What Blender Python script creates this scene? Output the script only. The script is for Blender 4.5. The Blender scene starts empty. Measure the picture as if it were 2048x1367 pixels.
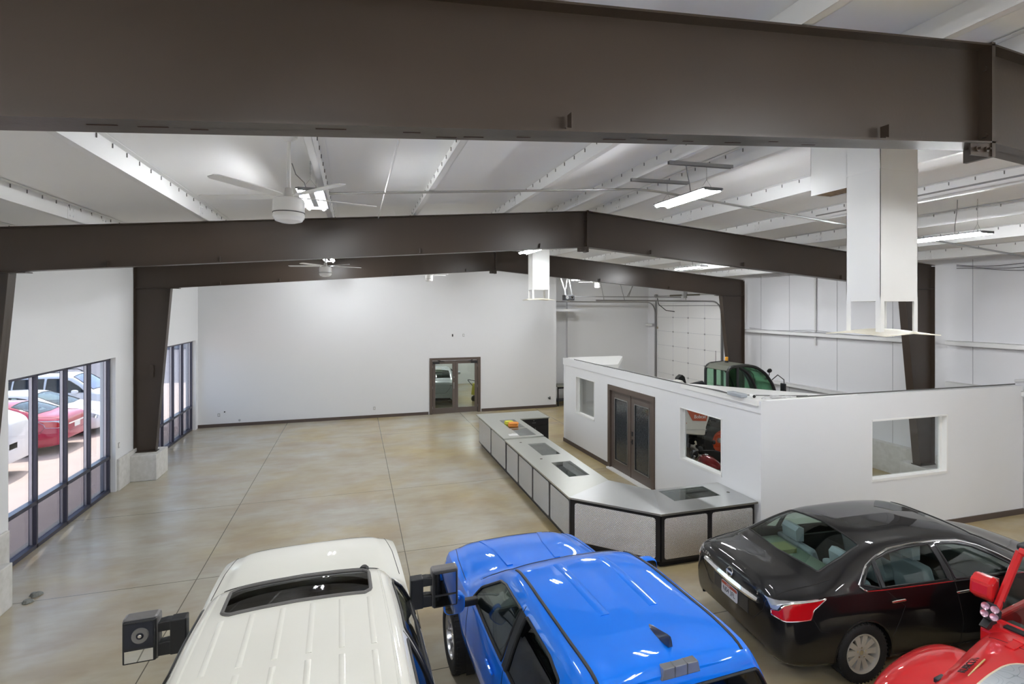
import bpy, bmesh, math, random
import numpy as np
from mathutils import Vector, Matrix
from mathutils.bvhtree import BVHTree

S = bpy.context.scene
COL = S.collection
random.seed(7)
PI = math.pi
R = math.radians

# ---------------------------------------------------------------- camera, world, sun, exposure
cd = bpy.data.cameras.new('camera')
cam = bpy.data.objects.new('camera', cd)
COL.objects.link(cam)
cam.location = (0, 0, 4.2)
cam.rotation_euler = (R(90), 0, -math.atan(314 / 1040))
cd.sensor_width = 36
cd.lens = 36 * 1040 / 2048
cd.shift_y = -70.5 / 2048
cd.clip_end = 300
S.camera = cam

W = bpy.data.worlds.new('sky')
S.world = W
W.use_nodes = True
wn = W.node_tree.nodes
wl = W.node_tree.links
bg = wn['Background']
sky = wn.new('ShaderNodeTexSky')
sky.sky_type = 'NISHITA'
sky.sun_disc = False
sky.sun_elevation = R(60)
sky.sun_rotation = R(20)
sky.dust_density = 2.0
wl.new(sky.outputs[0], bg.inputs[0])
bg.inputs[1].default_value = 0.10

sd = bpy.data.lights.new('sun', 'SUN')
sd.energy = 1.0
sd.angle = R(0.6)
sd.color = (1, .95, .9)
sun = bpy.data.objects.new('sun', sd)
COL.objects.link(sun)
sun.rotation_euler = Vector((0.13, -0.5, -0.9)).to_track_quat('-Z', 'Y').to_euler()

S.view_settings.view_transform = 'Standard'
S.view_settings.look = 'None'
S.view_settings.gamma = 1
S.view_settings.use_curve_mapping = False
S.view_settings.exposure = 2.2
TUBE = 62.0            # emission of the LED tubes
S.cycles.max_bounces = 10
S.cycles.diffuse_bounces = 6
S.cycles.transparent_max_bounces = 12
S.cycles.sample_clamp_indirect = 4

# ---------------------------------------------------------------- materials
MATS = {}


def srgb(c):
    return tuple((v / 12.92 if v <= .04045 else ((v + .055) / 1.055) ** 2.4) for v in [x / 255 for x in c])


def mat(name, rgb, rough=.5, metal=0., coat=0., spec=.5, noise=None, bump=None, emis=0., coords='Object'):
    """noise=(scale, amount, rgb2): mottled colour; bump=(scale, strength)."""
    if name in MATS:
        return MATS[name]
    m = bpy.data.materials.new(name)
    m.use_nodes = True
    n, l = m.node_tree.nodes, m.node_tree.links
    p = n['Principled BSDF']
    c = srgb(rgb) + (1,)
    p.inputs['Base Color'].default_value = c
    p.inputs['Roughness'].default_value = rough
    p.inputs['Metallic'].default_value = metal
    p.inputs['Coat Weight'].default_value = coat
    p.inputs['Coat Roughness'].default_value = .03
    p.inputs['Specular IOR Level'].default_value = spec
    if emis:
        p.inputs['Emission Color'].default_value = (.95, .975, 1, 1)
        p.inputs['Emission Strength'].default_value = emis
    if noise or bump:
        tc = n.new('ShaderNodeTexCoord')
    if noise:
        t = n.new('ShaderNodeTexNoise')
        t.inputs['Scale'].default_value = noise[0]
        t.inputs['Detail'].default_value = 6
        l.new(tc.outputs[coords], t.inputs['Vector'])
        r = n.new('ShaderNodeValToRGB')
        r.color_ramp.elements[0].position = .5 - noise[1]
        r.color_ramp.elements[1].position = .5 + noise[1]
        r.color_ramp.elements[0].color = c
        r.color_ramp.elements[1].color = srgb(noise[2]) + (1,)
        l.new(t.outputs[0], r.inputs[0])
        l.new(r.outputs[0], p.inputs['Base Color'])
    if bump:
        t = n.new('ShaderNodeTexNoise')
        t.inputs['Scale'].default_value = bump[0]
        t.inputs['Detail'].default_value = 4
        l.new(tc.outputs[coords], t.inputs['Vector'])
        b = n.new('ShaderNodeBump')
        b.inputs['Strength'].default_value = bump[1]
        b.inputs['Distance'].default_value = .01
        l.new(t.outputs[0], b.inputs['Height'])
        l.new(b.outputs[0], p.inputs['Normal'])
    MATS[name] = m
    return m


def glass(name, tint, refl=1.0, rough=0.02):
    """thin pane: tinted see-through mixed with a Fresnel gloss"""
    if name in MATS:
        return MATS[name]
    m = bpy.data.materials.new(name)
    m.use_nodes = True
    n, l = m.node_tree.nodes, m.node_tree.links
    n.remove(n['Principled BSDF'])
    out = n['Material Output']
    tr = n.new('ShaderNodeBsdfTransparent')
    tr.inputs[0].default_value = tuple(tint) + (1,)
    gl = n.new('ShaderNodeBsdfGlossy')
    gl.inputs['Roughness'].default_value = rough
    lw = n.new('ShaderNodeLayerWeight')
    lw.inputs[0].default_value = .5
    pw = n.new('ShaderNodeMath')
    pw.operation = 'POWER'
    pw.inputs[1].default_value = 5
    l.new(lw.outputs['Facing'], pw.inputs[0])
    fr = n.new('ShaderNodeMath')          # Schlick: .04 + .96 (1 - cos)^5
    fr.operation = 'MULTIPLY_ADD'
    fr.inputs[1].default_value = .96
    fr.inputs[2].default_value = .04
    l.new(pw.outputs[0], fr.inputs[0])
    mu = n.new('ShaderNodeMath')
    mu.operation = 'MULTIPLY'
    mu.inputs[1].default_value = refl
    mx = n.new('ShaderNodeMixShader')
    l.new(fr.outputs[0], mu.inputs[0])
    l.new(mu.outputs[0], mx.inputs[0])
    l.new(tr.outputs[0], mx.inputs[1])
    l.new(gl.outputs[0], mx.inputs[2])
    l.new(mx.outputs[0], out.inputs[0])
    MATS[name] = m
    return m


M_wall = mat('white_wall_paint', (228, 229, 231), .6, bump=(60, .04))
M_ceil = mat('white_roof_insulation', (243, 243, 243), .55, noise=(.7, .3, (239, 239, 239)), bump=(2.5, .35))
M_purl = mat('white_painted_steel', (232, 232, 231), .4)
M_steel = mat('dark_bronze_steel_paint', (62, 51, 42), .36, spec=.5, noise=(1.2, .35, (57, 47, 38)), bump=(40, .05))
M_rust = mat('rubbed_rust', (62, 42, 34), .8)
M_bronze = mat('bronze_trim_paint', (92, 80, 72), .45)
M_mull = mat('dark_anodised_aluminium', (78, 78, 92), .35, metal=.5)
M_galv = mat('galvanised_steel', (165, 165, 165), .38, metal=.85)
M_chrome = mat('chrome', (235, 235, 235), .08, metal=1)
M_black = mat('black_paint', (22, 22, 24), .4)
M_rub = mat('black_rubber', (26, 26, 27), .7)
M_plastic = mat('black_plastic', (32, 33, 36), .5)
M_dark = mat('dark_interior', (30, 31, 33), .8)
M_white = mat('white_enamel', (236, 236, 234), .3)
M_tube = mat('lit_led_tube', (255, 255, 255), .3, emis=TUBE)
M_stem = mat('painted_concrete', (214, 213, 210), .6, noise=(9, .2, (196, 195, 190)), bump=(50, .15))
M_cream = mat('cream_diffuser_plastic', (238, 232, 214), .5)
M_pane = glass('clear_pane', (.93, .95, .95), .9)
M_mirror = mat('mirror_glass', (240, 242, 245), .02, metal=1)


def floor_mat():
    m = bpy.data.materials.new('polished_stained_concrete')
    m.use_nodes = True
    n, l = m.node_tree.nodes, m.node_tree.links
    p = n['Principled BSDF']
    tc = n.new('ShaderNodeTexCoord')

    def noise(scale, detail=6, dist=0., vec=None):
        t = n.new('ShaderNodeTexNoise')
        t.inputs['Scale'].default_value = scale
        t.inputs['Detail'].default_value = detail
        t.inputs['Distortion'].default_value = dist
        l.new(vec or tc.outputs['Object'], t.inputs['Vector'])
        return t.outputs[0]

    def ramp(v, a, b):
        r = n.new('ShaderNodeMapRange')
        r.inputs[1].default_value = a
        r.inputs[2].default_value = b
        r.clamp = True
        l.new(v, r.inputs[0])
        return r.outputs[0]

    def mix(f, a, b):
        x = n.new('ShaderNodeMix')
        x.data_type = 'RGBA'
        for s, v in ((0, f), (6, a), (7, b)):
            if isinstance(v, tuple):
                x.inputs[s].default_value = v if len(v) == 4 else v + (1,)
            elif isinstance(v, (int, float)):
                x.inputs[s].default_value = v
            else:
                l.new(v, x.inputs[s])
        return x.outputs[2]

    def mth(op, a, b=0.):
        x = n.new('ShaderNodeMath')
        x.operation = op
        for i, v in enumerate((a, b)):
            if isinstance(v, (int, float)):
                x.inputs[i].default_value = v
            else:
                l.new(v, x.inputs[i])
        return x.outputs[0]
    mp = n.new('ShaderNodeMapping')
    mp.inputs['Scale'].default_value = (.6, 1.6, 1)
    mp.inputs['Rotation'].default_value = (0, 0, R(12))
    l.new(tc.outputs['Object'], mp.inputs['Vector'])
    sx = n.new('ShaderNodeSeparateXYZ')
    l.new(tc.outputs['Object'], sx.inputs[0])
    X, Y = sx.outputs[0], sx.outputs[1]
    base = mix(ramp(noise(.5, 9, .1), .35, .65), srgb((180, 176, 164)), srgb((173, 163, 140)))
    gold = ramp(mth('ADD', noise(.38, 10, .2), mth('MULTIPLY', X, .022)), .47, .68)
    c = mix(mth('MULTIPLY', gold, .8), base, srgb((178, 158, 108)))
    strk = ramp(noise(1.6, 10, .3, mp.outputs[0]), .45, .75)
    c = mix(mth('MULTIPLY', strk, .36), c, srgb((138, 118, 92)))
    rst = ramp(noise(.8, 10, .1), .48, .72)
    c = mix(mth('MULTIPLY', rst, .35), c, srgb((146, 116, 88)))
    wht = ramp(noise(1.1, 11, .15), .5, .75)
    c = mix(mth('MULTIPLY', wht, .28), c, srgb((196, 192, 180)))
    fine = ramp(noise(7, 8, .2, mp.outputs[0]), .35, .7)
    c = mix(mth('MULTIPLY', fine, .14), c, srgb((134, 122, 100)))
    # saw-cut joints
    xs = [-2.34, .82, 3.98, 7.14, 10.3]
    ys = [-.1, 2.95, 6.02, 9.08, 12.25, 17.6]
    lines = None
    for ax, vals in ((X, xs), (Y, ys)):
        for v in vals:
            d = mth('ABSOLUTE', mth('SUBTRACT', ax, v))
            k = mth('LESS_THAN', d, .007)
            lines = k if lines is None else mth('MAXIMUM', lines, k)
    c = mix(mth('MULTIPLY', lines, .8), c, srgb((70, 66, 58)))
    l.new(c, p.inputs['Base Color'])
    p.inputs['Roughness'].default_value = .26
    p.inputs['Specular IOR Level'].default_value = .5
    b = n.new('ShaderNodeBump')
    b.inputs['Strength'].default_value = .06
    b.inputs['Distance'].default_value = .01
    l.new(noise(14, 4), b.inputs['Height'])
    l.new(b.outputs[0], p.inputs['Normal'])
    return m


def dots_mat(name, rgb, k=34, bumpd=.0045, rough=.25):
    """pressed diamond-pattern metal sheet; x and z are the sheet's own axes"""
    m = bpy.data.materials.new(name)
    m.use_nodes = True
    n, l = m.node_tree.nodes, m.node_tree.links
    p = n['Principled BSDF']
    p.inputs['Base Color'].default_value = srgb(rgb) + (1,)
    p.inputs['Metallic'].default_value = 1
    p.inputs['Roughness'].default_value = rough
    tc = n.new('ShaderNodeTexCoord')
    sx = n.new('ShaderNodeSeparateXYZ')
    l.new(tc.outputs['Object'], sx.inputs[0])

    def mth(op, a, b=0.):
        x = n.new('ShaderNodeMath')
        x.operation = op
        for i, v in enumerate((a, b)):
            if isinstance(v, (int, float)):
                x.inputs[i].default_value = v
            else:
                l.new(v, x.inputs[i])
        return x.outputs[0]
    a = mth('SINE', mth('MULTIPLY', mth('ADD', sx.outputs[0], sx.outputs[2]), k * PI))
    b = mth('SINE', mth('MULTIPLY', mth('SUBTRACT', sx.outputs[0], sx.outputs[2]), k * PI))
    h = mth('ABSOLUTE', mth('MULTIPLY', a, b))
    bm_ = n.new('ShaderNodeBump')
    bm_.inputs['Strength'].default_value = 1
    bm_.inputs['Distance'].default_value = bumpd
    l.new(h, bm_.inputs['Height'])
    l.new(bm_.outputs[0], p.inputs['Normal'])
    return m


# ---------------------------------------------------------------- mesh helpers
class MB:
    """collects shapes, then links them as ONE mesh object"""

    def __init__(s):
        s.v, s.f = [], []

    def add(s, vs, fs):
        b = len(s.v)
        s.v += [tuple(v) for v in vs]
        s.f += [tuple(i + b for i in f) for f in fs]
        return s

    def box(s, x0, x1, y0, y1, z0, z1, M=None):
        vs = [Vector((x, y, z)) for z in (z0, z1) for y in (y0, y1) for x in (x0, x1)]
        if M:
            vs = [M @ v for v in vs]
        return s.add(vs, [(0, 2, 3, 1), (4, 5, 7, 6), (0, 1, 5, 4), (2, 6, 7, 3), (0, 4, 6, 2), (1, 3, 7, 5)])

    def prism(s, pts, axis, a0, a1, M=None):
        """extrude a 2D polygon; axis 'x','y','z' is the extrusion axis"""
        def P(u, v, a):
            return Vector({'x': (a, u, v), 'y': (u, a, v), 'z': (u, v, a)}[axis])
        n = len(pts)
        vs = [P(u, v, a0) for u, v in pts] + [P(u, v, a1) for u, v in pts]
        if M:
            vs = [M @ v for v in vs]
        return s.add(vs, [tuple(range(n))[::-1], tuple(range(n, 2 * n))] + [(i, (i + 1) % n, n + (i + 1) % n, n + i) for i in range(n)])

    def tube(s, pts, r, n=10, cap=True, closed=False):
        pts = [Vector(p) for p in pts]
        rings = []
        up = None
        N = len(pts)
        for i, p in enumerate(pts):
            if closed:
                d = (pts[(i + 1) % N] - pts[i - 1])
            else:
                d = (pts[min(i + 1, N - 1)] - pts[max(i - 1, 0)])
            if d.length < 1e-9:
                d = Vector((0, 0, 1))
            d.normalize()
            if up is None:
                up = Vector((0, 0, 1)) if abs(d.z) < .9 else Vector((1, 0, 0))
            a = d.cross(up)
            if a.length < 1e-6:
                a = d.cross(Vector((1, .3, 0)))
            a.normalize()
            b = a.cross(d).normalized()
            up = b
            rr = r[i] if isinstance(r, (list, tuple)) else r
            rings.append([p + (a * math.cos(t) + b * math.sin(t)) * rr for t in [2 * PI * k / n for k in range(n)]])
        vs = [v for ring in rings for v in ring]
        fs = []
        for i in range(N if closed else N - 1):
            j = (i + 1) % N
            fs += [(i * n + k, i * n + (k + 1) % n, j * n + (k + 1) % n, j * n + k) for k in range(n)]
        if cap and not closed:
            fs += [tuple(range(n))[::-1], tuple(range((N - 1) * n, N * n))]
        return s.add(vs, fs)

    def lathe(s, prof, n=32, M=None, a0=0, a1=2 * PI):
        """revolve (r, h) about local z"""
        full = abs(a1 - a0 - 2 * PI) < 1e-6
        k = n if full else n + 1
        vs = []
        for r, h in prof:
            vs += [Vector((r * math.cos(a0 + (a1 - a0) * i / n), r * math.sin(a0 + (a1 - a0) * i / n), h)) for i in range(k)]
        if M:
            vs = [M @ v for v in vs]
        fs = []
        for j in range(len(prof) - 1):
            for i in range(n):
                fs.append((j * k + i, j * k + (i + 1) % k, (j + 1) * k + (i + 1) % k, (j + 1) * k + i))
        return s.add(vs, fs)

    def build(s, name, m, parent=None, smooth=30, bevel=0., M=None):
        me = bpy.data.meshes.new(name)
        me.from_pydata(s.v, [], s.f)
        if M:
            me.transform(M)
        return finish(me, name, m, parent, smooth, bevel)


def finish(me, name, m, parent=None, smooth=30, bevel=0.):
    bm = bmesh.new()
    bm.from_mesh(me)
    bmesh.ops.remove_doubles(bm, verts=bm.verts, dist=1e-5)
    bmesh.ops.recalc_face_normals(bm, faces=bm.faces)
    bm.to_mesh(me)
    bm.free()
    if m:
        me.materials.append(m)
    if smooth:
        for p in me.polygons:
            p.use_smooth = True
        me.set_sharp_from_angle(angle=R(smooth))
    o = bpy.data.objects.new(name, me)
    COL.objects.link(o)
    if parent:
        o.parent = parent
    if bevel:
        b = o.modifiers.new('bevel', 'BEVEL')
        b.width = bevel
        b.segments = 2
        b.limit_method = 'ANGLE'
        b.angle_limit = R(40)
    return o


def tag(o, label=None, cat=None, group=None, kind=None):
    for k, v in (('label', label), ('category', cat), ('group', group), ('kind', kind)):
        if v:
            o[k] = v
    return o


def empty(name, loc=(0, 0, 0), rz=0., label=None, cat=None, group=None):
    o = bpy.data.objects.new(name, None)
    COL.objects.link(o)
    o.location = loc
    o.rotation_euler = (0, 0, rz)
    return tag(o, label, cat, group)


def kids(o):
    return [c for c in COL.objects if c.parent == o]


def copy_tree(o, parent=None):
    c = o.copy()
    COL.objects.link(c)
    if parent:
        c.parent = parent
    for ch in kids(o):
        copy_tree(ch, c)
    return c


def struct(o):
    o['kind'] = 'structure'
    return o


def text(name, s, size, m, parent, M, depth=.002, sx=1.):
    cu = bpy.data.curves.new(name, 'FONT')
    cu.body = s
    cu.size = size
    cu.extrude = depth
    cu.align_x = 'CENTER'
    cu.align_y = 'CENTER'
    t = bpy.data.objects.new(name, cu)
    COL.objects.link(t)
    bpy.context.view_layer.update()
    me = bpy.data.meshes.new_from_object(t.evaluated_get(bpy.context.evaluated_depsgraph_get()))
    bpy.data.objects.remove(t)
    me.transform(M @ Matrix.Diagonal((sx, 1, 1, 1)))
    me.materials.clear()
    me.materials.append(m)
    o = bpy.data.objects.new(name, me)
    COL.objects.link(o)
    o.parent = parent
    return o


def frame_M(o, x, y):
    """matrix from an origin, x axis and y axis"""
    x = Vector(x).normalized()
    y = Vector(y)
    z = x.cross(y).normalized()
    y = z.cross(x)
    m = Matrix((x, y, z)).transposed().to_4x4()
    m.translation = Vector(o)
    return m


# ---------------------------------------------------------------- the shell
RX, ZR = 4.0, 5.92          # ridge x, top of rafters at the ridge
LX, RXW = -5.2, 13.15        # side walls
SL, SR = .078, .09           # roof falls
FY, BY, BY2 = -5.0, 20.35, 21.5


def ztop(x):
    return ZR - (RX - x) * SL if x < RX else ZR - (x - RX) * SR


def zbot(x):
    return 5.27 - (RX - x) * .072 if x < RX else 5.27 - (x - RX) * .0855


b = MB().box(LX - .4, RXW + .3, FY - .3, BY2 + .3, -.3, 0)
fl = struct(b.build('floor', floor_mat(), smooth=0))

b = MB()
N = 40
xs = list(np.linspace(LX, RX, 9)) + list(np.linspace(RX, RXW, 9))[1:]
vs, fs = [], []
ny = 2
for x in xs:
    for y in (FY, BY2):
        vs.append((x, y, ztop(x) + .2))
for i in range(len(xs) - 1):
    fs.append((i * 2, i * 2 + 1, i * 2 + 3, i * 2 + 2))
vs += [(x, y, z + .15) for x, y, z in vs]
nn = len(xs) * 2
fs += [tuple(nn + i for i in f)[::-1] for f in fs]
b.add(vs, fs)
ce = struct(b.build('ceiling', M_ceil, smooth=0))

HT = 3.05
wt = .2


def wall_left():
    b = MB()
    x0, x1 = LX - .3, LX
    ys = [FY, 10.08, 13.9, 16.2, 20.1, BY]
    for i in (0, 2, 4):
        b.box(x0, x1, ys[i], ys[i + 1], 0, 5.45)
    for i in (1, 3):
        b.box(x0, x1, ys[i], ys[i + 1], HT, 5.45)
    return b.build('wall_left', M_wall, smooth=0)


struct(wall_left())
# back wall with the glazed door opening at x 2.95-4.68
b = MB()
DX0, DX1, DZ = 2.84, 4.76, 2.13
b.box(LX, DX0, BY, BY + .15, 0, 6.2).box(DX1, 8.08, BY, BY + .15, 0, 6.2).box(DX0, DX1, BY, BY + .15, DZ, 6.2)
b.box(8.0, 8.08, BY + .15, BY2 + .1, 0, 6.2)
struct(b.build('wall_back', M_wall, smooth=0))
b = MB().box(8.08, RXW + .2, BY2, BY2 + .2, 0, 4.2).box(8.08, RXW + .2, BY2 - .04, BY2 + .2, 4.2, 5.9)
struct(b.build('wall_back_recess', M_wall, smooth=0))
# right wall (insulation liner) with the roller door opening
GY0, GY1, GZ = 16.35, 20.75, 4.36
M_liner = mat('white_wall_liner', (222, 222, 225), .5, bump=(1.6, .5))
b = MB()
b.box(RXW, RXW + .25, FY, GY0, 0, 5.5).box(RXW, RXW + .25, GY1, BY2 + .1, 0, 5.5).box(RXW, RXW + .25, GY0, GY1, GZ, 5.5)
b.box(RXW + .3, RXW + .5, GY0 - .5, GY1 + .5, -.3, 5.5)
struct(b.build('wall_right', M_liner, smooth=0))
b = MB()
for y in [4.7, 6.7, 8.1, 9.9, 11.5, 13.2, 14.4]:
    b.box(RXW - .006, RXW + .01, y, y + .012, 0, 5.25)
struct(b.build('trim_liner_seam', mat('liner_seam', (176, 176, 180), .6), smooth=0))
b = MB().box(LX - .3, RXW + .25, FY - .2, FY, 0, 6.3)
struct(b.build('wall_front', M_wall, smooth=0))
# stem wall bands
b = MB().box(LX, LX + .05, FY, 10.02, 0, .72).box(LX, LX + .05, 13.95, 16.1, 0, .72)
struct(b.build('trim_stem_wall', M_stem, smooth=0, bevel=.008))
b = MB().box(RXW - .22, RXW, 7.5, GY0 - .25, 0, .72)
struct(b.build('trim_stem_wall_right', M_stem, smooth=0, bevel=.008))
# baseboards
M_base = mat('dark_brown_baseboard', (84, 72, 66), .5)
struct(MB().box(LX, DX0 - .1, BY - .02, BY, 0, .11).box(DX1 + .1, 8.1, BY - .02, BY, 0, .11).build('baseboard_back', M_base, smooth=0))
struct(MB().box(8.1, RXW, BY2 - .02, BY2, 0, .11).build('baseboard_recess', M_base, smooth=0))


# storefront windows
def storefront(k, y0, y1, mulls):
    f = MB()
    x0, x1 = LX - .22, LX - .1
    w = .045
    f.box(x0, x1, y0, y1, 0, .07).box(x0, x1, y0, y1, HT - .06, HT)
    f.box(x0, x1, y0, y1, .76, .83)
    for y in mulls:
        f.box(x0, x1, y - w / 2, y + w / 2, 0, HT)
    o = struct(f.build('window_%d' % k, M_mull, smooth=0, bevel=.004))
    hi = MB()
    for y in mulls:
        hi.box(x0 + .02, x0 + .06, y - w / 2 - .02, y + w / 2 + .02, .07, HT - .06)
    hi.build('glazing_stop', mat('satin_aluminium', (190, 190, 200), .3, metal=.7), o, smooth=0)
    MB().box(x0 + .03, x0 + .04, y0, y1, .83, HT - .06).build('pane', M_pane, o, smooth=0)
    MB().box(x0 + .03, x0 + .04, y0, y1, .07, .76).build('lower_pane', glass('grey_film_pane', (.48, .49, .52), 1.0), o, smooth=0)


storefront(1, 10.08, 13.9, [10.12, 10.95 + .12, 12.06, 12.98, 13.87])
storefront(2, 16.2, 20.1, [16.25, 17.3, 18.22, 19.12, 20.07])

# outside ground
M_lot = mat('sunlit_concrete_lot', (196, 178, 168), .8, noise=(1.5, .3, (188, 170, 161)), bump=(30, .2))
struct(MB().box(-70, LX - .3, -30, 33, -.3, -.02).build('ground_lot', M_lot, smooth=0))
M_asph = mat('grey_asphalt', (128, 124, 130), .85, noise=(3, .3, (118, 114, 120)))
struct(MB().box(-90, LX - .3, 33, 90, -.3, -.02).build('ground_road', M_asph, smooth=0))

# ---------------------------------------------------------------- steel frames
FR = [-3.8, 2.43, 8.62, 14.95]


def steel_frame(y, label, lx=-5.19, rx=12.88, fw=.085):
    t = empty('steel_portal', (0, y, 0), 0, label, 'steel frame', 'tapered steel portal frames')
    ft = .012

    def isec(poly, name):
        """web plate plus flange strips along the polygon's long edges"""
        m = MB()
        m.prism(poly, 'y', -.006, .006)
        return m

    def strip(m, p, q, th, inward, w=fw):
        d = Vector((q[0] - p[0], 0, q[1] - p[1])).normalized()
        nrm = Vector((-d.z, 0, d.x)) * th * inward
        P, Q = Vector((p[0], 0, p[1])), Vector((q[0], 0, q[1]))
        vs = []
        for yy in (-w, w):
            for v in (P, Q, Q + nrm, P + nrm):
                vs.append(v + Vector((0, yy, 0)))
        m.add(vs, [(0, 1, 2, 3), (7, 6, 5, 4), (0, 4, 5, 1), (2, 6, 7, 3), (1, 5, 6, 2), (0, 3, 7, 4)])
    kl, kr = -4.4, rx - .93          # inner knee x
    # left rafter
    m = isec([(lx, ztop(lx)), (RX, ZR), (RX, zbot(RX)), (kl, zbot(kl)), (lx, zbot(kl))], '')
    strip(m, (lx, ztop(lx)), (RX, ZR), ft, -1)
    strip(m, (kl - .1, zbot(kl - .1)), (RX, zbot(RX)), ft, 1)
    for x in (-.4, 1.08):
        pass
    cl = m
    for x in (-3.3, -1.9, 1.02, 3.1):
        zb = zbot(x)
        cl.box(x - .004, x + .004, -.075, -.02, zb + ft, zb + .1).box(x - .035, x + .035, -.08, -.02, zb + ft, zb + ft + .006)
    rl = m.build('left_rafter', M_steel, t, smooth=0)
    m = isec([(RX, ZR), (rx, ztop(rx)), (rx, zbot(kr)), (kr, zbot(kr)), (RX, zbot(RX))], '')
    strip(m, (RX, ZR), (rx, ztop(rx)), ft, -1)
    strip(m, (RX, zbot(RX)), (kr + .1, zbot(kr + .1)), ft, 1)
    cl = m
    for x in (5.3, 7.4, 9.9):
        zb = zbot(x)
        cl.box(x - .004, x + .004, -.075, -.02, zb + ft, zb + .1).box(x - .035, x + .035, -.08, -.02, zb + ft, zb + ft + .006)
    rr = m.build('right_rafter', M_steel, t, smooth=0)
    # ridge splice plates
    m = MB().box(RX - .016, RX, -fw, fw, zbot(RX) - .09, ZR + .01).box(RX, RX + .016, -fw, fw, zbot(RX) - .09, ZR + .01)
    m.box(RX - .2, RX - .016, -.075, -.065, zbot(RX) - .09, zbot(RX) - .0)
    sp = m.build('ridge_splice_plate', M_steel, t, smooth=0)
    for (dx, dz) in ((-.06, -.045), (-.15, -.05)):
        MB().lathe([(0, 0), (.018, 0), (.018, .012), (.008, .013), (.008, .03), (0, .03)], 6, frame_M((RX + dx, -.075, zbot(RX) + dz), (1, 0, 0), (0, 0, 1))).build('bolt', M_steel, sp, smooth=0)
    for dz in (.06, .5):
        MB().lathe([(0, 0), (.018, 0), (.018, .02), (0, .02)], 6, frame_M((RX - .016, -.045, zbot(RX) + dz), (0, 1, 0), (0, 0, 1)) @ Matrix.Rotation(PI, 4, 'X')).build('bolt', M_steel, sp, smooth=0)
    # columns
    for side, xo, xi0, xi1, nm in ((1, lx, -4.73, kl, 'left_column'), (-1, rx, rx - .45, kr, 'right_column')):
        zt = zbot(xi1)
        m = MB()
        poly = [(xo, .62), (xi0, .62), (xi1, zt), (xo, zt)]
        m.prism(poly, 'y', -.006, .006)
        strip(m, (xo, .62), (xo, zt + .5), ft, -side)
        strip(m, (xi0, .62), (xi1, zt), ft, side)
        a, b_ = sorted((xo, xi1 + side * .18))
        m.box(a, b_, -fw, fw, zt - .012, zt + .004)
        a, b_ = sorted((xo, xi0 + side * .03))
        m.box(a - .0, b_, -.1, .1, .62, .64)
        m.build(nm, M_steel, t, smooth=0)
    return t


fr1 = steel_frame(FR[0], 'dark bronze steel portal frame behind the viewpoint')
fr2 = steel_frame(FR[1], 'nearest dark bronze steel frame crossing the top of the photo')
fr3 = steel_frame(FR[2], 'dark bronze steel frame second from the viewpoint, behind the nearest ceiling fan', rx=12.62)
fr4 = steel_frame(FR[3], 'farthest dark bronze steel frame, its left column between the two storefront windows')
# rubbed patches on the nearest rafter's lower flange
m = MB()
random.seed(3)
for x in [-.95, -.78, -.62, -.1, .25, .42, .55, .8, 1.3, 1.55, 1.75, 2.05, 2.3, 2.6]:
    z = zbot(x) - .0005
    y = random.uniform(-.03, .05)
    w = random.uniform(.03, .07)
    d = Matrix.Translation((x, y, z)) @ Matrix.Rotation(math.atan(.072) * -1, 4, 'Y')
    m.box(-w, w, -.004, .005, -.001, .002, d)
tag(m.build('rust_marks', M_rust, [c for c in kids(fr2) if c.name.startswith('left_rafter')][0], smooth=0), kind='stuff')

# concrete pedestals under the columns
for y, n_ in ((FR[2], 'under the second steel column on the left wall'), (FR[3], 'under the steel column between the storefront windows')):
    tag(MB().box(LX + .02, -4.6, y - .4, y + .4, 0, .62).build('column_pedestal', M_stem, smooth=0, bevel=.015), 'white painted concrete block ' + n_, 'pedestal', 'column pedestals')
for y, n_ in ((FR[2], 'on the right wall, seen through the office front window'), (FR[3], 'under the right column of the farthest steel frame')):
    tag(MB().box(12.1, RXW - .23, y - .34, y + .34, 0, .62).build('column_pedestal', M_stem, smooth=0, bevel=.015), 'white painted concrete block ' + n_, 'pedestal', 'column pedestals')

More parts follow.
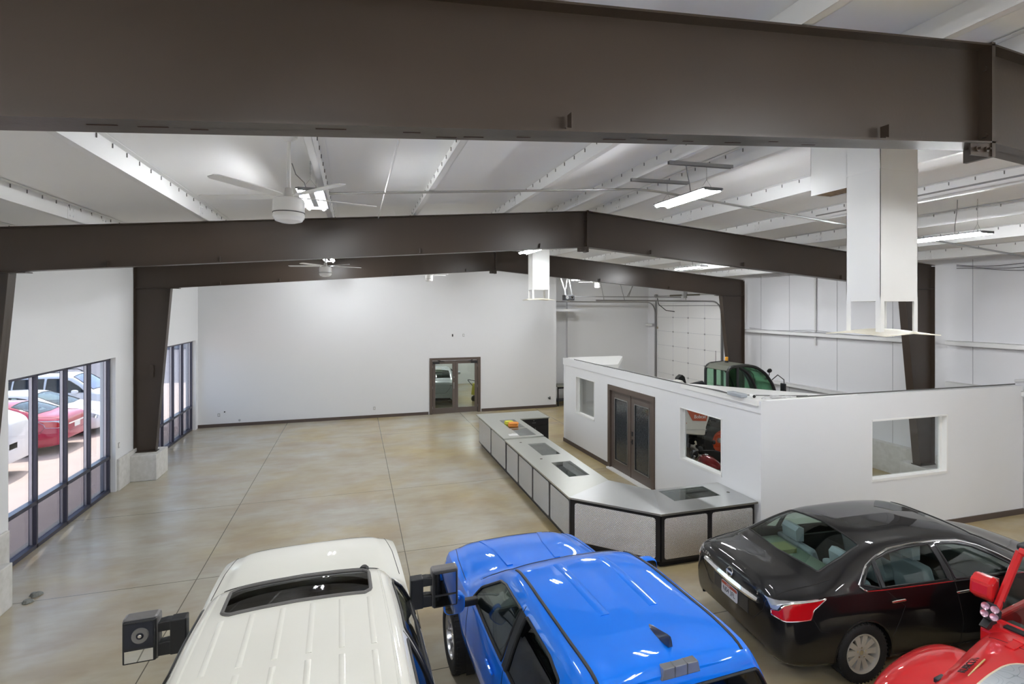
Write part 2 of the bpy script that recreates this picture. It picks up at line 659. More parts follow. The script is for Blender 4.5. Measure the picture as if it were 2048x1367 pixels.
# ---------------------------------------------------------------- purlins
PX = [-4.95, -3.55, -2.05, -.34, .97, 2.5, 3.62, 4.4, 5.85, 7.35, 8.85, 10.35, 11.85]
PN = ['leftmost white roof purlin above the left wall', 'second white roof purlin from the left wall', 'third white roof purlin from the left wall, left of the ceiling fan', 'white roof purlin the ceiling fans hang from',
      'white roof purlin right of the ceiling fans', 'second white roof purlin left of the ridge', 'white roof purlin just left of the ridge', 'white roof purlin just right of the ridge',
      'second white roof purlin right of the ridge', 'third white roof purlin right of the ridge', 'white roof purlin above the dropped air duct side lights', 'second white roof purlin from the right wall', 'white roof purlin nearest the right wall']
for i, x in enumerate(PX):
    z0 = ztop(x) + .003
    h = .195
    s_ = 1 if x < RX else -1
    m = MB()
    m.box(x - .003, x + .003, FY, BY - .01, z0, z0 + h)
    # bottom flange points down-slope, top flange up-slope, with small lips
    a, c = sorted((x, x - s_ * .065))
    m.box(a, c, FY, BY - .01, z0, z0 + .004)
    m.box(x - s_ * .065 - .002, x - s_ * .065 + .002, FY, BY - .01, z0, z0 + .018)
    a, c = sorted((x, x + s_ * .065))
    m.box(a, c, FY, BY - .01, z0 + h - .004, z0 + h)
    for y in FR:
        m.box(x - .009, x + .009, y - .55, y + .55, z0 + .006, z0 + h - .03)
        for yy in (y - .5, y - .42, y + .42, y + .5):
            for zz in (z0 + .05, z0 + .13):
                m.lathe([(0, -.02), (.014, -.02), (.014, .02), (0, .02)], 6, Matrix.Translation((x, yy, zz)) @ Matrix.Rotation(PI / 2, 4, 'Y'))
    o = tag(m.build('roof_purlin', M_purl, smooth=0), PN[i], 'purlin', 'white roof purlins')
    sc = MB()
    for y in np.arange(3.0, 20.0, .3):
        sc.box(x - .012, x + .012, y - .004, y + .004, z0 + h - .05, z0 + h - .01)
    tag(sc.build('insulation_clips', mat('dull_metal_clip', (120, 120, 118), .6), o, smooth=0), kind='stuff')

# ---------------------------------------------------------------- lights, fans, ducts
def led_light(x, y0, y1, z, label, chain=True, up=.195):
    t = empty('linear_led_light', (x, (y0 + y1) / 2, z), 0, label, 'ceiling light', 'hanging twin tube lights')
    h = (y1 - y0) / 2
    for s in (-1, 1):
        MB().tube([(s * .085, -h, 0), (s * .085, h, 0)], .0145, 12).build('tube', M_tube, t)
        MB().box(s * .085 - .052, s * .085 + .052, -h, h, .0155, .03).build('uplight_shield', mat('dull_grey_tray', (112, 112, 114), .6), t, smooth=0)  # added tray over each tube, blocks light rising to the ceiling
    for yy in (-h, h):
        MB().box(-.115, .115, yy - .012, yy + .012, -.002, .032).build('end_cap', mat('dull_grey_tray', (112, 112, 114), .6), t, smooth=0)
    if chain:
        zc = ztop(x) + up - z
        for s in (-1, 1):
            yy = s * (h - .12)
            m = MB().tube([(-.09, yy, .03), (0, yy, .15)], .002, 5).tube([(.09, yy, .03), (0, yy, .15)], .002, 5)
            n_ = max(2, int((zc - .15) / .022))
            for i in range(n_):
                zz = .15 + (zc - .15) * (i + .5) / n_
                a = PI / 2 * (i % 2)
                m.tube([(math.cos(a) * .006 * math.cos(q), yy + math.sin(a) * .006 * math.cos(q), zz + .013 * math.sin(q)) for q in [2 * PI * k / 8 for k in range(8)]], .0018, 4, closed=True)
            m.build('hanging_chain', M_galv, t)
        MB().tube([(-.2, -h * .55, zc), (-.16, -h * .5, zc - .12), (-.08, -h * .35, .16), (-.04, -h * .3, .035)], .006, 6).build('power_cord', mat('grey_cord', (140, 140, 138), .6), t)
    return t


led_light(3.98, 5.1, 6.15, 5.55, 'lit twin tube light hanging under two short steel channels, right of centre', up=-.03)
led_light(8.4, 5.0, 6.1, 5.22, 'lit twin tube light nearest the right wall, just behind the big dropped duct')
led_light(3.86, 10.75, 11.85, 5.47, 'lit twin tube light in front of the farther dropped duct')
led_light(9.17, 12.15, 13.35, 5.3, 'lit twin tube light between the two farther steel frames above the right side')
led_light(-.46, 5.85, 6.95, 5.42, 'lit twin tube light directly behind the nearest ceiling fan')
led_light(-.62, 13.0, 14.0, 5.34, 'lit twin tube light just behind the farther ceiling fan')
for (x, y, z) in ((-.5, -3.4, 5.3), (4.0, -3.2, 5.5), (8.4, -3.2, 5.2), (-3.6, -1.5, 5.1), (-.5, -.95, 5.3), (4.0, -.9, 5.55), (8.4, -.9, 5.2), (12.2, .2, 5.0)):  # unseen fixtures; several are added only to brighten the front of the room
    led_light(x, y, y + 1.1, z, 'unseen twin tube light behind or beside the viewpoint, in a set extended for brightness')
led_light(3.9, 16.6, 17.7, 5.5, 'lit twin tube light behind the farthest steel frame, hidden by the frame')
led_light(8.0, 17.2, 18.3, 5.21, 'lit twin tube light peeking out under the farthest steel frame near the door opener')
led_light(-.6, 18.0, 19.0, 5.4, 'lit twin tube light near the back wall, hidden by the frame')
# short channels spanning the purlins
for y, lab in ((5.2, 'nearer'), (6.05, 'farther')):
    m = MB()
    x0, x1 = 3.45, 4.32
    Mx = Matrix.Translation((0, y, 0))
    for dy in (-.02, .02):
        m.add([(x0, y + dy - .003, ztop(x0) - .04), (x0, y + dy + .003, ztop(x0) - .04), (x1, y + dy + .003, ztop(x1) - .04), (x1, y + dy - .003, ztop(x1) - .04),
               (x0, y + dy - .003, ztop(x0)), (x0, y + dy + .003, ztop(x0)), (x1, y + dy + .003, ztop(x1)), (x1, y + dy - .003, ztop(x1))],
              [(0, 3, 2, 1), (4, 5, 6, 7), (0, 1, 5, 4), (2, 3, 7, 6), (1, 2, 6, 5), (0, 4, 7, 3)])
    m.add([(x0, y - .02, ztop(x0) - .002), (x1, y - .02, ztop(x1) - .002), (x1, y + .02, ztop(x1) - .002), (x0, y + .02, ztop(x0) - .002)], [(0, 1, 2, 3)])
    tag(m.build('steel_channel', M_galv, smooth=0), 'short grey slotted steel channel, the %s of two under the ceiling' % lab, 'steel channel', 'steel channels above the hanging light')


def fan(x, y, z, zc, a0, r, label):
    t = empty('ceiling_fan', (x, y, z), 0, label, 'ceiling fan', 'white five blade ceiling fans')
    top = zc - z
    MB().lathe([(0, top), (.075, top), (.08, top - .03), (.07, top - .07), (.03, top - .1), (0, top - .1)], 32).build('canopy', M_white, t)
    MB().tube([(0, 0, .12), (0, 0, top - .08)], .0165, 16).build('downrod', M_white, t)
    MB().lathe([(.02, .17), (.03, .165), (.042, .09), (.06, .065), (0, .065)], 24).build('yoke_cover', mat('pale_grey_enamel', (205, 203, 200), .4), t)  # yoke cover in its own pale grey enamel
    hub = MB().lathe([(0, .075), (.11, .075), (.13, .06), (.133, -.045), (.128, -.05), (.128, -.056), (.13, -.06), (.132, -.09), (0, -.09)], 48).build('motor_housing', M_white, t)
    MB().lathe([(.131, -.0502), (.1335, -.0502), (.1335, -.0562), (.131, -.0562)], 48).build('band', M_plastic, hub)
    MB().lathe([(.13, -.09), (.128, -.1), (.11, -.125), (.06, -.14), (0, -.145)], 48).build('light_dome', mat('opal_dome', (240, 240, 240), .25), t)
    for k in range(5):
        a = R(a0 + 72 * k)
        m = MB()
        prof = [(.1, .028), (.16, .04), (.3, .052), (.5, .055), (r - .03, .05), (r, .03)]
        up, lo = [], []
        vs = []
        for xx, w in prof:
            for s in (1, -1):
                vs.append(Vector((xx, s * w, .085 + s * w * .14 + .01)))
        n_ = len(prof)
        vs += [v - Vector((0, 0, .007)) for v in vs]
        fs = []
        for i in range(n_ - 1):
            fs.append((2 * i, 2 * i + 1, 2 * i + 3, 2 * i + 2))
            fs.append((2 * n_ + 2 * i, 2 * n_ + 2 * i + 2, 2 * n_ + 2 * i + 3, 2 * n_ + 2 * i + 1))
            fs.append((2 * i, 2 * i + 2, 2 * n_ + 2 * i + 2, 2 * n_ + 2 * i))
            fs.append((2 * i + 1, 2 * n_ + 2 * i + 1, 2 * n_ + 2 * i + 3, 2 * i + 3))
        e = 2 * (n_ - 1)
        fs.append((e, e + 1, 2 * n_ + e + 1, 2 * n_ + e))
        fs.append((0, 2 * n_, 2 * n_ + 1, 1))
        m.add([Matrix.Rotation(a, 4, 'Z') @ v for v in vs], fs)
        m.build('blade', M_white, t, smooth=40)
    return t


fan(-.56, 4.97, 5.08, ztop(-.56) + .192, 18, .79, 'nearest white ceiling fan with a long rod, top left of the photo')
fan(-.62, 12.1, 5.0, ztop(-.62) + .192, 20, .8, 'farther white ceiling fan in front of the farthest steel frame')
fan(2.42, 17.8, 5.2, ztop(2.42) - .005, 32, .74, 'farthest ceiling fan, only its hub showing below the farthest frame against the back wall')
fan(8.95, 18.2, 5.05, ztop(8.95) - .005, 10, .74, 'ceiling fan at the far right by the garage door opener, mostly hidden by the frame')


def duct(x0, y0, w, d, zb, zp, label, elbow=False):
    t = empty('air_duct', (x0 + w / 2, y0 + d / 2, zb), 0, label, 'air duct', 'white dropped air ducts')
    hw, hd = w / 2, d / 2
    zt = ztop(x0 + w) + .19 - zb
    m = MB()
    th = .004
    m.box(-hw, -hw + th, -hd, hd, 0, zt).box(hw - th, hw, -hd, hd, 0, zt).box(-hw, hw, -hd, -hd + th, 0, zt).box(-hw, hw, hd - th, hd, 0, zt)
    bx = m.build('duct_box', M_white, t, smooth=0)
    # seam lap and pressed cross creases
    zs = min(1.2, zt - .2)
    MB().box(-hw - .004, hw + .004, -hd - .004, hd + .004, zs, zs + .03).build('slip_joint', M_white, bx, smooth=0)
    for sx in (-1, 1):
        for sy in (-1, 1):
            m = MB()
            xx, yy = sx * (hw - .001), sy * (hd - .001)
            m.box(min(xx, xx - sx * .045), max(xx, xx - sx * .045), yy - .002, yy + .002, zp - zb, .04)
            m.box(xx - .002, xx + .002, min(yy, yy - sy * .045), max(yy, yy - sy * .045), zp - zb, .04)
            m.build('diffuser_leg', M_white, t, smooth=0)
    # deflector plate: thin square dish with soft corners, bent up a little at the middle
    m = MB()
    n = 12
    pw, pd = hw + .11, hd + .13
    vs, fs = [], []
    for i in range(n + 1):
        for j in range(n + 1):
            u, v = -1 + 2 * i / n, -1 + 2 * j / n
            vs.append((u * pw, v * pd, zp - zb + .028 * (1 - u * u) * (1 - v * v) - .022 * abs(u * v)))
    for i in range(n):
        for j in range(n):
            a = i * (n + 1) + j
            fs.append((a, a + 1, a + n + 2, a + n + 1))
    N0 = len(vs)
    vs += [(x, y, z - .008) for x, y, z in vs]
    fs += [tuple(N0 + i for i in f)[::-1] for f in fs]
    for k in range(n):
        for a, b in ((k, k + 1), (n * (n + 1) + k, n * (n + 1) + k + 1), (k * (n + 1), (k + 1) * (n + 1)), (k * (n + 1) + n, (k + 1) * (n + 1) + n)):
            fs.append((a, b, N0 + b, N0 + a))
    m.add(vs, fs)
    m.build('deflector_plate', M_cream, t, smooth=40)
    if elbow:
        m = MB()
        y1 = hd + .41
        z0 = 1.1
        m.box(-hw, -hw + th, hd, y1, z0, zt).box(hw - .2, hw - .2 + th, hd, y1, z0, zt).box(-hw, hw - .2, y1 - th, y1, z0, zt)
        el = m.build('return_box', M_white, t, smooth=0)
        MB().box(-hw + th, hw - .2, hd, y1 - th, z0 + .012, z0 + .03).build('filter_pad', mat('brown_filter_pad', (150, 128, 96), .8, noise=(25, .25, (96, 74, 60))), el, smooth=0)
    return t


duct(4.55, 3.54, .46, .34, 4.25, 3.965, 'large white sheet metal duct hanging at right with a plate below it', True)
duct(4.37, 12.65, .47, .35, 4.635, 4.397, 'farther white sheet metal duct dropping near the middle of the photo')


def poly_tube(name, pts, r, m_, lab, cat, group=None, n=8):
    return tag(MB().tube(pts, r, n).build(name, m_), lab, cat, group)


def rnd(pts, rad=.12, k=5):
    """round the corners of a polyline"""
    P = [Vector(p) for p in pts]
    out = [P[0]]
    for i in range(1, len(P) - 1):
        a, b = (P[i - 1] - P[i]), (P[i + 1] - P[i])
        ra = min(rad, a.length / 2, b.length / 2)
        p0, p1 = P[i] + a.normalized() * ra, P[i] + b.normalized() * ra
        for j in range(k + 1):
            t = j / k
            out.append(p0 * (1 - t) ** 2 + P[i] * 2 * t * (1 - t) + p1 * t * t)
    return out + [P[-1]]


cy = 6.65
for dy, lab in ((0, 'grey conduit running across the ceiling under the purlins, the nearer of a pair'), (.035, 'grey conduit running across the ceiling under the purlins, the farther of a pair')):
    pts = rnd([(-.3, cy + dy, ztop(-.3) - .015), (RX, cy + dy, ztop(RX) - .015), (RXW - .05, cy + dy, ztop(RXW) - .015)], .3)
    poly_tube('conduit', pts, .012, M_galv, lab, 'conduit', 'ceiling conduits')
for x, lab in ((.36, 'thin white conduit along the ceiling left of the second purlin from the fans'), (7.0, 'thin grey conduit along the ceiling towards the big dropped duct')):
    poly_tube('conduit', [(x, 2.6, ztop(x) - .01), (x, 9.0 if x < 1 else 6.5, ztop(x) - .01)], .011, M_purl if x < 1 else M_galv, lab, 'conduit')
# conduits on the right wall
M_wc = mat('white_conduit_paint', (214, 214, 214), .4)
poly_tube('wall_conduit', rnd([(RXW - .04, 12.2, 5.2), (RXW - .04, 12.2, 3.05)]), .03, M_wc, 'vertical white pipe on the right wall between the two farther steel columns', 'pipe')
poly_tube('wall_conduit', rnd([(RXW - .05, 6.5, 5.25), (RXW - .05, 6.9, 5.1), (RXW - .05, 6.9, 4.8), (RXW - .12, 6.9, 4.6), (RXW - .12, 6.9, 2.75), (RXW - .05, 7.3, 2.66)], .1), .03, M_wc, 'vertical white pipe with bends at the right edge of the photo', 'pipe')
# wall girts
M_g = mat('white_girt_paint', (226, 226, 226), .45)
for y0, y1, z, lab in ((8.95, 15.3, 3.36, 'white girt along the right wall between the farther steel columns'), (FY, 8.55, 3.36, 'white girt along the right wall at the right edge of the photo'),
                       (FY, 8.55, 2.42, 'lower white girt on the right wall just above the office wall'), (8.9, 14.6, 1.75, 'low white girt on the right wall seen through the office window'), (20.85, 21.4, 3.36, 'short white girt beside the left track of the garage door')):
    m = MB().box(RXW - .2, RXW, y0, y1, z + .06, z + .065).box(RXW - .2, RXW - .195, y0, y1, z - .04, z + .065).box(RXW - .2, RXW - .1, y0, y1, z - .04, z - .036)
    tag(m.build('wall_girt', M_g, smooth=0), lab, 'girt', 'white wall girts')
m = MB()
for k, (za, sg) in enumerate(((3.44, .02), (3.46, .035), (3.43, .03))):
    m.tube([(RXW - .1 - .02 * k, y, za + sg * math.sin(y * 2.1 + k)) for y in np.arange(9.1, 15.0, .3)], .006, 5)
tag(m.build('wire_bundle', mat('grey_wire', (150, 150, 152), .6)), 'loose grey wires lying on the girt between the farther steel columns', 'wires')
m = MB()
for k in range(3):
    m.tube([(RXW - .05, y, 5.16 - .05 * k + .03 * math.sin(y * 3 + k) - .1 * math.sin((y - 4.0) / 4.6 * PI)) for y in np.arange(4.0, 8.6, .2)], .006, 5)
tag(m.build('wire_bundle', M_plastic), 'dark loose wires along the top of the right wall', 'wires')

# ---------------------------------------------------------------- back wall door
def glazed_leaf(parent, w, h, m_, panem, stile=.11, rail_t=.12, rail_b=.22, th=.045, x0=0., y=0., stopm=None):
    """door leaf in the xz plane, hinge at x0"""
    b = MB()
    b.box(x0, x0 + stile, y, y + th, .012, h).box(x0 + w - stile, x0 + w, y, y + th, .012, h)
    b.box(x0 + stile, x0 + w - stile, y, y + th, .012, rail_b).box(x0 + stile, x0 + w - stile, y, y + th, h - rail_t, h)
    lf = b.build('door_leaf', m_, parent, smooth=0, bevel=.003)
    if stopm:
        s = MB()
        a0, a1, z0, z1, e = x0 + stile, x0 + w - stile, rail_b, h - rail_t, .022
        for yy in (y - .008, y + th):
            s.box(a0, a0 + e, yy, yy + .008, z0, z1).box(a1 - e, a1, yy, yy + .008, z0, z1).box(a0, a1, yy, yy + .008, z0, z0 + e).box(a0, a1, yy, yy + .008, z1 - e, z1)
        s.build('glazing_bead', stopm, lf, smooth=0)
    MB().box(x0 + stile, x0 + w - stile, y + th / 2 - .004, y + th / 2 + .004, rail_b, h - rail_t).build('glass_panel', panem, lf, smooth=0)
    return lf


M_door = mat('bronze_door_paint', (96, 86, 80), .42)
t = empty('door_1', (2.84, BY, 0))
struct(t)
b = MB()
b.box(-.06, .05, -.035, .16, 0, 2.19).box(1.87, 1.98, -.035, .16, 0, 2.19).box(.0501, 1.8699, -.035, .16, 2.09, 2.19)
b.build('door_frame', M_bronze, t, smooth=0)
M_dglass = glass('smoky_door_pane', (.8, .84, .8), 1.1)
for x0 in (.06, .962):
    lf = glazed_leaf(t, .898, 2.07, M_door, M_dglass, x0=x0, y=.01)
    hx = x0 + .02 if x0 < .5 else x0 + .878
    h = MB()
    for z in (.25, 1.03, 1.85):
        h.tube([(hx - (.02 if x0 < .5 else -.02), -.002, z - .05), (hx - (.02 if x0 < .5 else -.02), -.002, z + .05)], .009, 8)
    h.build('hinge', M_galv, lf)
    s = 1 if x0 < .5 else -1
    MB().box(min(hx, hx + s * .25), max(hx, hx + s * .25), -.05, .0, 1.96, 2.03).tube([(hx + s * .22, -.03, 2.05), (hx + s * .42, -.2, 2.06), (hx + s * .16, -.03, 2.1)], .01, 6).build('door_closer', M_plastic, lf, smooth=0)
    if x0 < .5:
        MB().tube([(.9, -.03, .98), (.9, -.03, 1.2)], .008, 8).box(.885, .915, -.03, .01, .97, 1.21).build('pull_handle', M_galv, lf, smooth=0)
        MB().lathe([(0, 0), (.022, 0), (.022, .015), (0, .018)], 20, frame_M((.91, .01, 1.42), (1, 0, 0), (0, 0, 1))).build('lock_cylinder', M_galv, lf)
# the lit service room seen through those doors
b = MB().box(.9, 9, 28, 28.2, 0, 5).box(.7, .9, BY + .15, 28, 0, 5).box(9, 9.2, BY + .95, 28, 0, 5).box(.7, 9.2, BY + .15, 28.2, 4, 4.1)
struct(b.build('wall_service_room', M_wall, smooth=0))
struct(MB().box(.7, 9.2, BY2 + .3, 28.2, -.3, 0).build('floor_service_room', fl.data.materials[0], smooth=0))
led_light(3.5, 23.0, 24.1, 3.6, 'lit twin tube light in the room behind the glazed back doors', chain=False)
led_light(5.6, 24.5, 25.6, 3.6, 'second twin tube light added to brighten the room behind the glazed back doors', chain=False)  # extra unseen lamp that brightens the view through the door glass

# ---------------------------------------------------------------- small items on the back wall
def plate(name, x, z, w, h, m_, lab, cat, y=BY, hole=None):
    t = tag(MB().box(x - w / 2, x + w / 2, y - .012, y, z - h / 2, z + h / 2).build(name, m_, smooth=0, bevel=.003), lab, cat)
    if hole:
        MB().box(x - hole[0] / 2, x + hole[0] / 2, y - .015, y - .012, z - hole[1] / 2, z + hole[1] / 2).build('socket', hole[2], t, smooth=0)
    return t


M_op = mat('outlet_rim_grey', (170, 170, 172), .4)
plate('wall_box', 3.69, 3.07, .05, .1, M_plastic, 'small dark open electrical box high on the back wall', 'wall box')
plate('wall_outlet', 4.13, 3.07, .07, .11, M_op, 'small white outlet plate high on the back wall, right of the dark box', 'outlet', hole=(.035, .07, M_white))
plate('wall_outlet', -4.55, .42, .075, .115, M_op, 'outlet plate low on the back wall near the left corner', 'outlet', hole=(.035, .07, M_white))
plate('wall_outlet', .7, .36, .075, .115, M_op, 'outlet plate low on the middle of the back wall', 'outlet', hole=(.035, .07, M_white))
tag(MB().lathe([(0, 0), (.022, 0), (.022, .03), (0, .034)], 16, frame_M((-4.37, BY, .52), (1, 0, 0), (0, 0, 1))).build('wall_bolt', M_black), 'small black round stub on the back wall above the corner outlet', 'stub')
tag(MB().lathe([(.02, 0), (.035, 0), (.035, .02), (.02, .02), (.02, 0)], 20, frame_M((-3.9, BY, .2), (1, 0, 0), (0, 0, 1))).build('cable_ring', M_op), 'small grey ring on the back wall above the baseboard', 'ring')
tag(MB().tube([(7.72, BY - .02, .42), (7.76, BY - .06, .36), (7.8, BY - .03, .34), (7.79, BY - .03, .45)], .018, 8).build('wall_plug', M_black), 'small black plug low at the right end of the back wall', 'plug')
t = tag(MB().box(LX, LX + .012, 14.02, 14.09, .96, 1.08).build('wall_outlet', M_op, smooth=0, bevel=.003), 'double outlet plate on the left wall beside the first storefront window', 'outlet')
MB().box(LX + .012, LX + .016, 14.037, 14.073, .98, 1.06).build('socket', M_white, t, smooth=0)
# workbench in the recess
t = empty('workbench', (8.9, 20.7, 0), 0, 'grey workbench with dark legs in the gap between the back wall and the office', 'workbench')
MB().box(-.75, .8, -.3, .35, .82, .87).build('bench_top', mat('grey_bench_top', (140, 141, 132), .5), t, smooth=0, bevel=.004)
for x in (-.7, .75):
    for y in (-.26, .3):
        MB().box(x - .02, x + .02, y - .02, y + .02, 0, .82).build('leg', M_plastic, t, smooth=0)
MB().box(-.7, .75, -.27, .3, .2, .23).build('lower_shelf', M_plastic, t, smooth=0)
MB().box(-.72, .78, -.28, -.26, .74, .82).build('apron', M_plastic, t, smooth=0)

# ---------------------------------------------------------------- garage door, tracks, opener
t = empty('door_2', (RXW + .03, GY0, 0))
struct(t)
M_gd = mat('white_garage_panel', (226, 226, 226), .5)
rows = 7
hh = GZ / rows
M_seam = mat('grey_seam', (168, 170, 180), .6)
for i in range(rows):
    MB().box(0, .04, .0, GY1 - GY0, i * hh + .004, (i + 1) * hh - .004).build('door_section', M_gd, t, smooth=0, bevel=.003)
b = MB()
for y in (1.06, 2.12, 3.18):
    b.box(-.002, .0, y - .02, y + .02, 0, GZ)
b.build('stile', mat('pale_stile', (214, 214, 218), .5), t, smooth=0)
b = MB()
for i in range(1, rows):
    b.box(.002, .02, 0, GY1 - GY0, i * hh - .006, i * hh + .006)
b.build('section_seam', M_seam, t, smooth=0)
for i in range(1, rows):
    for y in (1.06, 2.12, 3.18):
        MB().box(-.01, 0, y - .035, y + .035, i * hh - .03, i * hh + .03).build('hinge', M_galv, t, smooth=0)
    MB().lathe([(0, 0), (.03, 0), (.03, .02), (0, .02)], 14, Matrix.Translation((-.04, .03, i * hh)) @ Matrix.Rotation(PI / 2, 4, 'X')).build('roller', M_black, t)
MB().box(-.02, .0, .1, GY1 - GY0 - .1, GZ - .13, GZ - .1).build('strut', M_galv, t, smooth=0)
for yy, nm in ((GY0 - .04, 'right'), (GY1 + .04, 'left')):
    tr = empty('garage_door_track', (RXW, yy, 0), 0, 'galvanised garage door track on the %s side of the door' % nm, 'door track', 'garage door tracks')
    pts = [(-.07, 0, .1), (-.07, 0, 3.95)] + [(-.07 - .4 + .4 * math.cos(a), 0, 3.95 + .45 * math.sin(a)) for a in [R(q) for q in range(15, 91, 15)]] + [(-5.2, 0, 4.42)]
    MB().tube(pts, .028, 6).build('rail', M_galv, tr)
    MB().box(-.03, .0, -.05, .05, 0, 4.45).build('angle_bracket', M_galv, tr, smooth=0)
    b = MB()
    for x in (-1.6, -4.9):
        b.tube([(x, 0, 4.44), (x - .25, .0, ztop(RXW + x - .25) + .02)], .017, 4)
    b.build('hanger_strap', M_galv, tr)
t = empty('torsion_spring_bar', (RXW - .1, (GY0 + GY1) / 2, GZ + .32), 0, 'torsion spring bar with drums above the garage door', 'spring bar')
MB().tube([(0, -2.15, 0), (0, 2.15, 0)], .013, 8).build('shaft', M_galv, t)
for s in (-1, 1):
    MB().lathe([(0, -.05), (.08, -.05), (.06, 0), (.08, .05), (0, .05)], 18, Matrix.Translation((0, s * 2.1, 0)) @ Matrix.Rotation(PI / 2, 4, 'X')).build('cable_drum', M_galv, t)
    MB().tube([(0, s * .2, 0), (0, s * 1.0, 0)], .032, 12).build('spring', mat('dark_spring', (84, 80, 66), .5), t)
MB().box(.02, .08, -.08, .08, -.12, .5).build('centre_bracket', M_galv, t, smooth=0)
t = empty('garage_door_opener', (7.85, 18.5, 4.55), 0, 'black garage door opener motor hanging at the end of a long rail', 'garage door opener')
MB().box(-.2, .2, -.14, .14, -.11, .1).build('motor_housing', M_plastic, t, smooth=0, bevel=.02)
for x in (-.1, .1):
    MB().lathe([(0, 0), (.06, 0), (.06, .01), (.045, .012), (.045, .004), (0, .004)], 20, Matrix.Translation((x, -.14, 0)) @ Matrix.Rotation(PI / 2, 4, 'X')).build('vent_ring', M_chrome if x > 0 else M_galv, t)
MB().lathe([(0, -.16), (.05, -.15), (.07, -.11), (0, -.11)], 20).build('lamp_cover', mat('opal_cover', (220, 220, 220), .3), t)
MB().box(.2, 5.0, -.02, .02, .02, .06).build('rail', M_galv, t, smooth=0)
MB().tube([(3.9, 0, .0), (3.95, 0, -.25), (4.3, 0, -.5), (4.7, 0, -.55)], .016, 8).build('door_arm', M_plastic, t)
MB().tube([(3.9, 0, 0), (3.9, 0, -1.15)], .003, 5).lathe([(0, -1.25), (.03, -1.24), (.03, -1.16), (0, -1.15)], 10, Matrix.Translation((3.9, 0, 0))).build('pull_cord', mat('cord_tan', (150, 140, 120), .7), t)
b = MB()
zt_ = ztop(8.2) - 4.5
for (x0, x1, y) in ((-.12, -.45, -.1), (-.12, .05, .1), (.12, -.1, -.1), (2.6, 2.95, 0), (2.6, 3.15, .12)):
    b.box(-.018, .018, -.002, .002, 0, 1, frame_M((x0, y, .06), (1, 0, 0), (0, 1, 0)) @ Matrix(((1, 0, (x1 - x0), 0), (0, 1, 0, 0), (0, 0, zt_ - .06 - .07 * (x0 > 1), 0), (0, 0, 0, 1))))
b.build('hanger_strap', M_galv, t, smooth=0)

# ---------------------------------------------------------------- office partition
P0, P1 = Vector((6.57, 7.2, 0)), Vector((6.27, 15.15, 0))
OH = 2.6
side = empty('wall_office_side', P0, math.atan2(P1.y - P0.y, P1.x - P0.x))   # local x runs away from the camera, local -y is the office inside
struct(side)
LW = (P1 - P0).length
T = -.13


def wall_with_openings(name, L, H, ops, y0, y1, parent, m_=M_wall):
    """wall along local x with rectangular openings (x0, x1, z0, z1)"""
    b = MB()
    xs_ = sorted({0, L} | {o[0] for o in ops} | {o[1] for o in ops})
    for a, c in zip(xs_[:-1], xs_[1:]):
        mid = (a + c) / 2
        z = 0
        for o in [o for o in ops if o[0] < mid < o[1]]:
            if o[2] > 0:
                b.box(a, c, y0, y1, 0, o[2])
            z = o[3]
        b.box(a, c, y0, y1, z, H)
    return b.build(name, m_, parent, smooth=0)


sops = [(.93, 2.17, 1.03, 2.11), (3.16, 5.05, 0, 2.08), (5.92, 7.08, 1.03, 2.13)]
wall_with_openings('wallboard', LW, OH, sops, T, 0, side)
MB().box(-.02, LW + .02, -.01, .02, 2.39, OH).build('fascia_band', M_wall, side, smooth=0, bevel=.004)
MB().box(.05, 3.05, 0, .02, 0, .11).box(5.16, LW, 0, .02, 0, .11).build('baseboard', M_base, side, smooth=0)
M_wtrim = mat('white_casing', (236, 236, 234), .35)


def casing(parent, o, y0, y1, name='window_frame'):
    b = MB()
    x0, x1, z0, z1 = o
    e = .035
    b.box(x0, x1, y0, y1, z0, z0 + e).box(x0, x1, y0, y1, z1 - e * .4, z1)
    b.box(x0, x0 + e * .6, y0, y1, z0, z1).box(x1 - e * .6, x1, y0, y1, z0, z1)
    ym = y0 + (y1 - y0) * .35
    b.box(x0, x1, ym - .02, ym + .0, z0 + e, z0 + e + .02).box(x0, x0 + e + .015, ym - .02, ym, z0, z1).box(x1 - e - .015, x1, ym - .02, ym, z0, z1)
    w = b.build(name, M_wtrim, parent, smooth=0)
    MB().box(x0, x1, ym - .012, ym - .006, z0, z1).build('pane', M_pane, w, smooth=0)
    return w


casing(side, sops[0], T - .01, .012)
casing(side, sops[2], T - .01, .012)
# office double door
d = empty('door_3', (0, 0, 0))
d.parent = side
b = MB()
b.box(3.06, 3.17, T, .03, 0, 2.17).box(5.04, 5.15, T, .03, 0, 2.17).box(3.1701, 5.0399, T, .03, 2.04, 2.17)
b.build('door_frame', M_bronze, d, smooth=0)
MB().box(3.1, 5.1, T + .02, .1, 0, .035).build('threshold', M_wtrim, d, smooth=0)


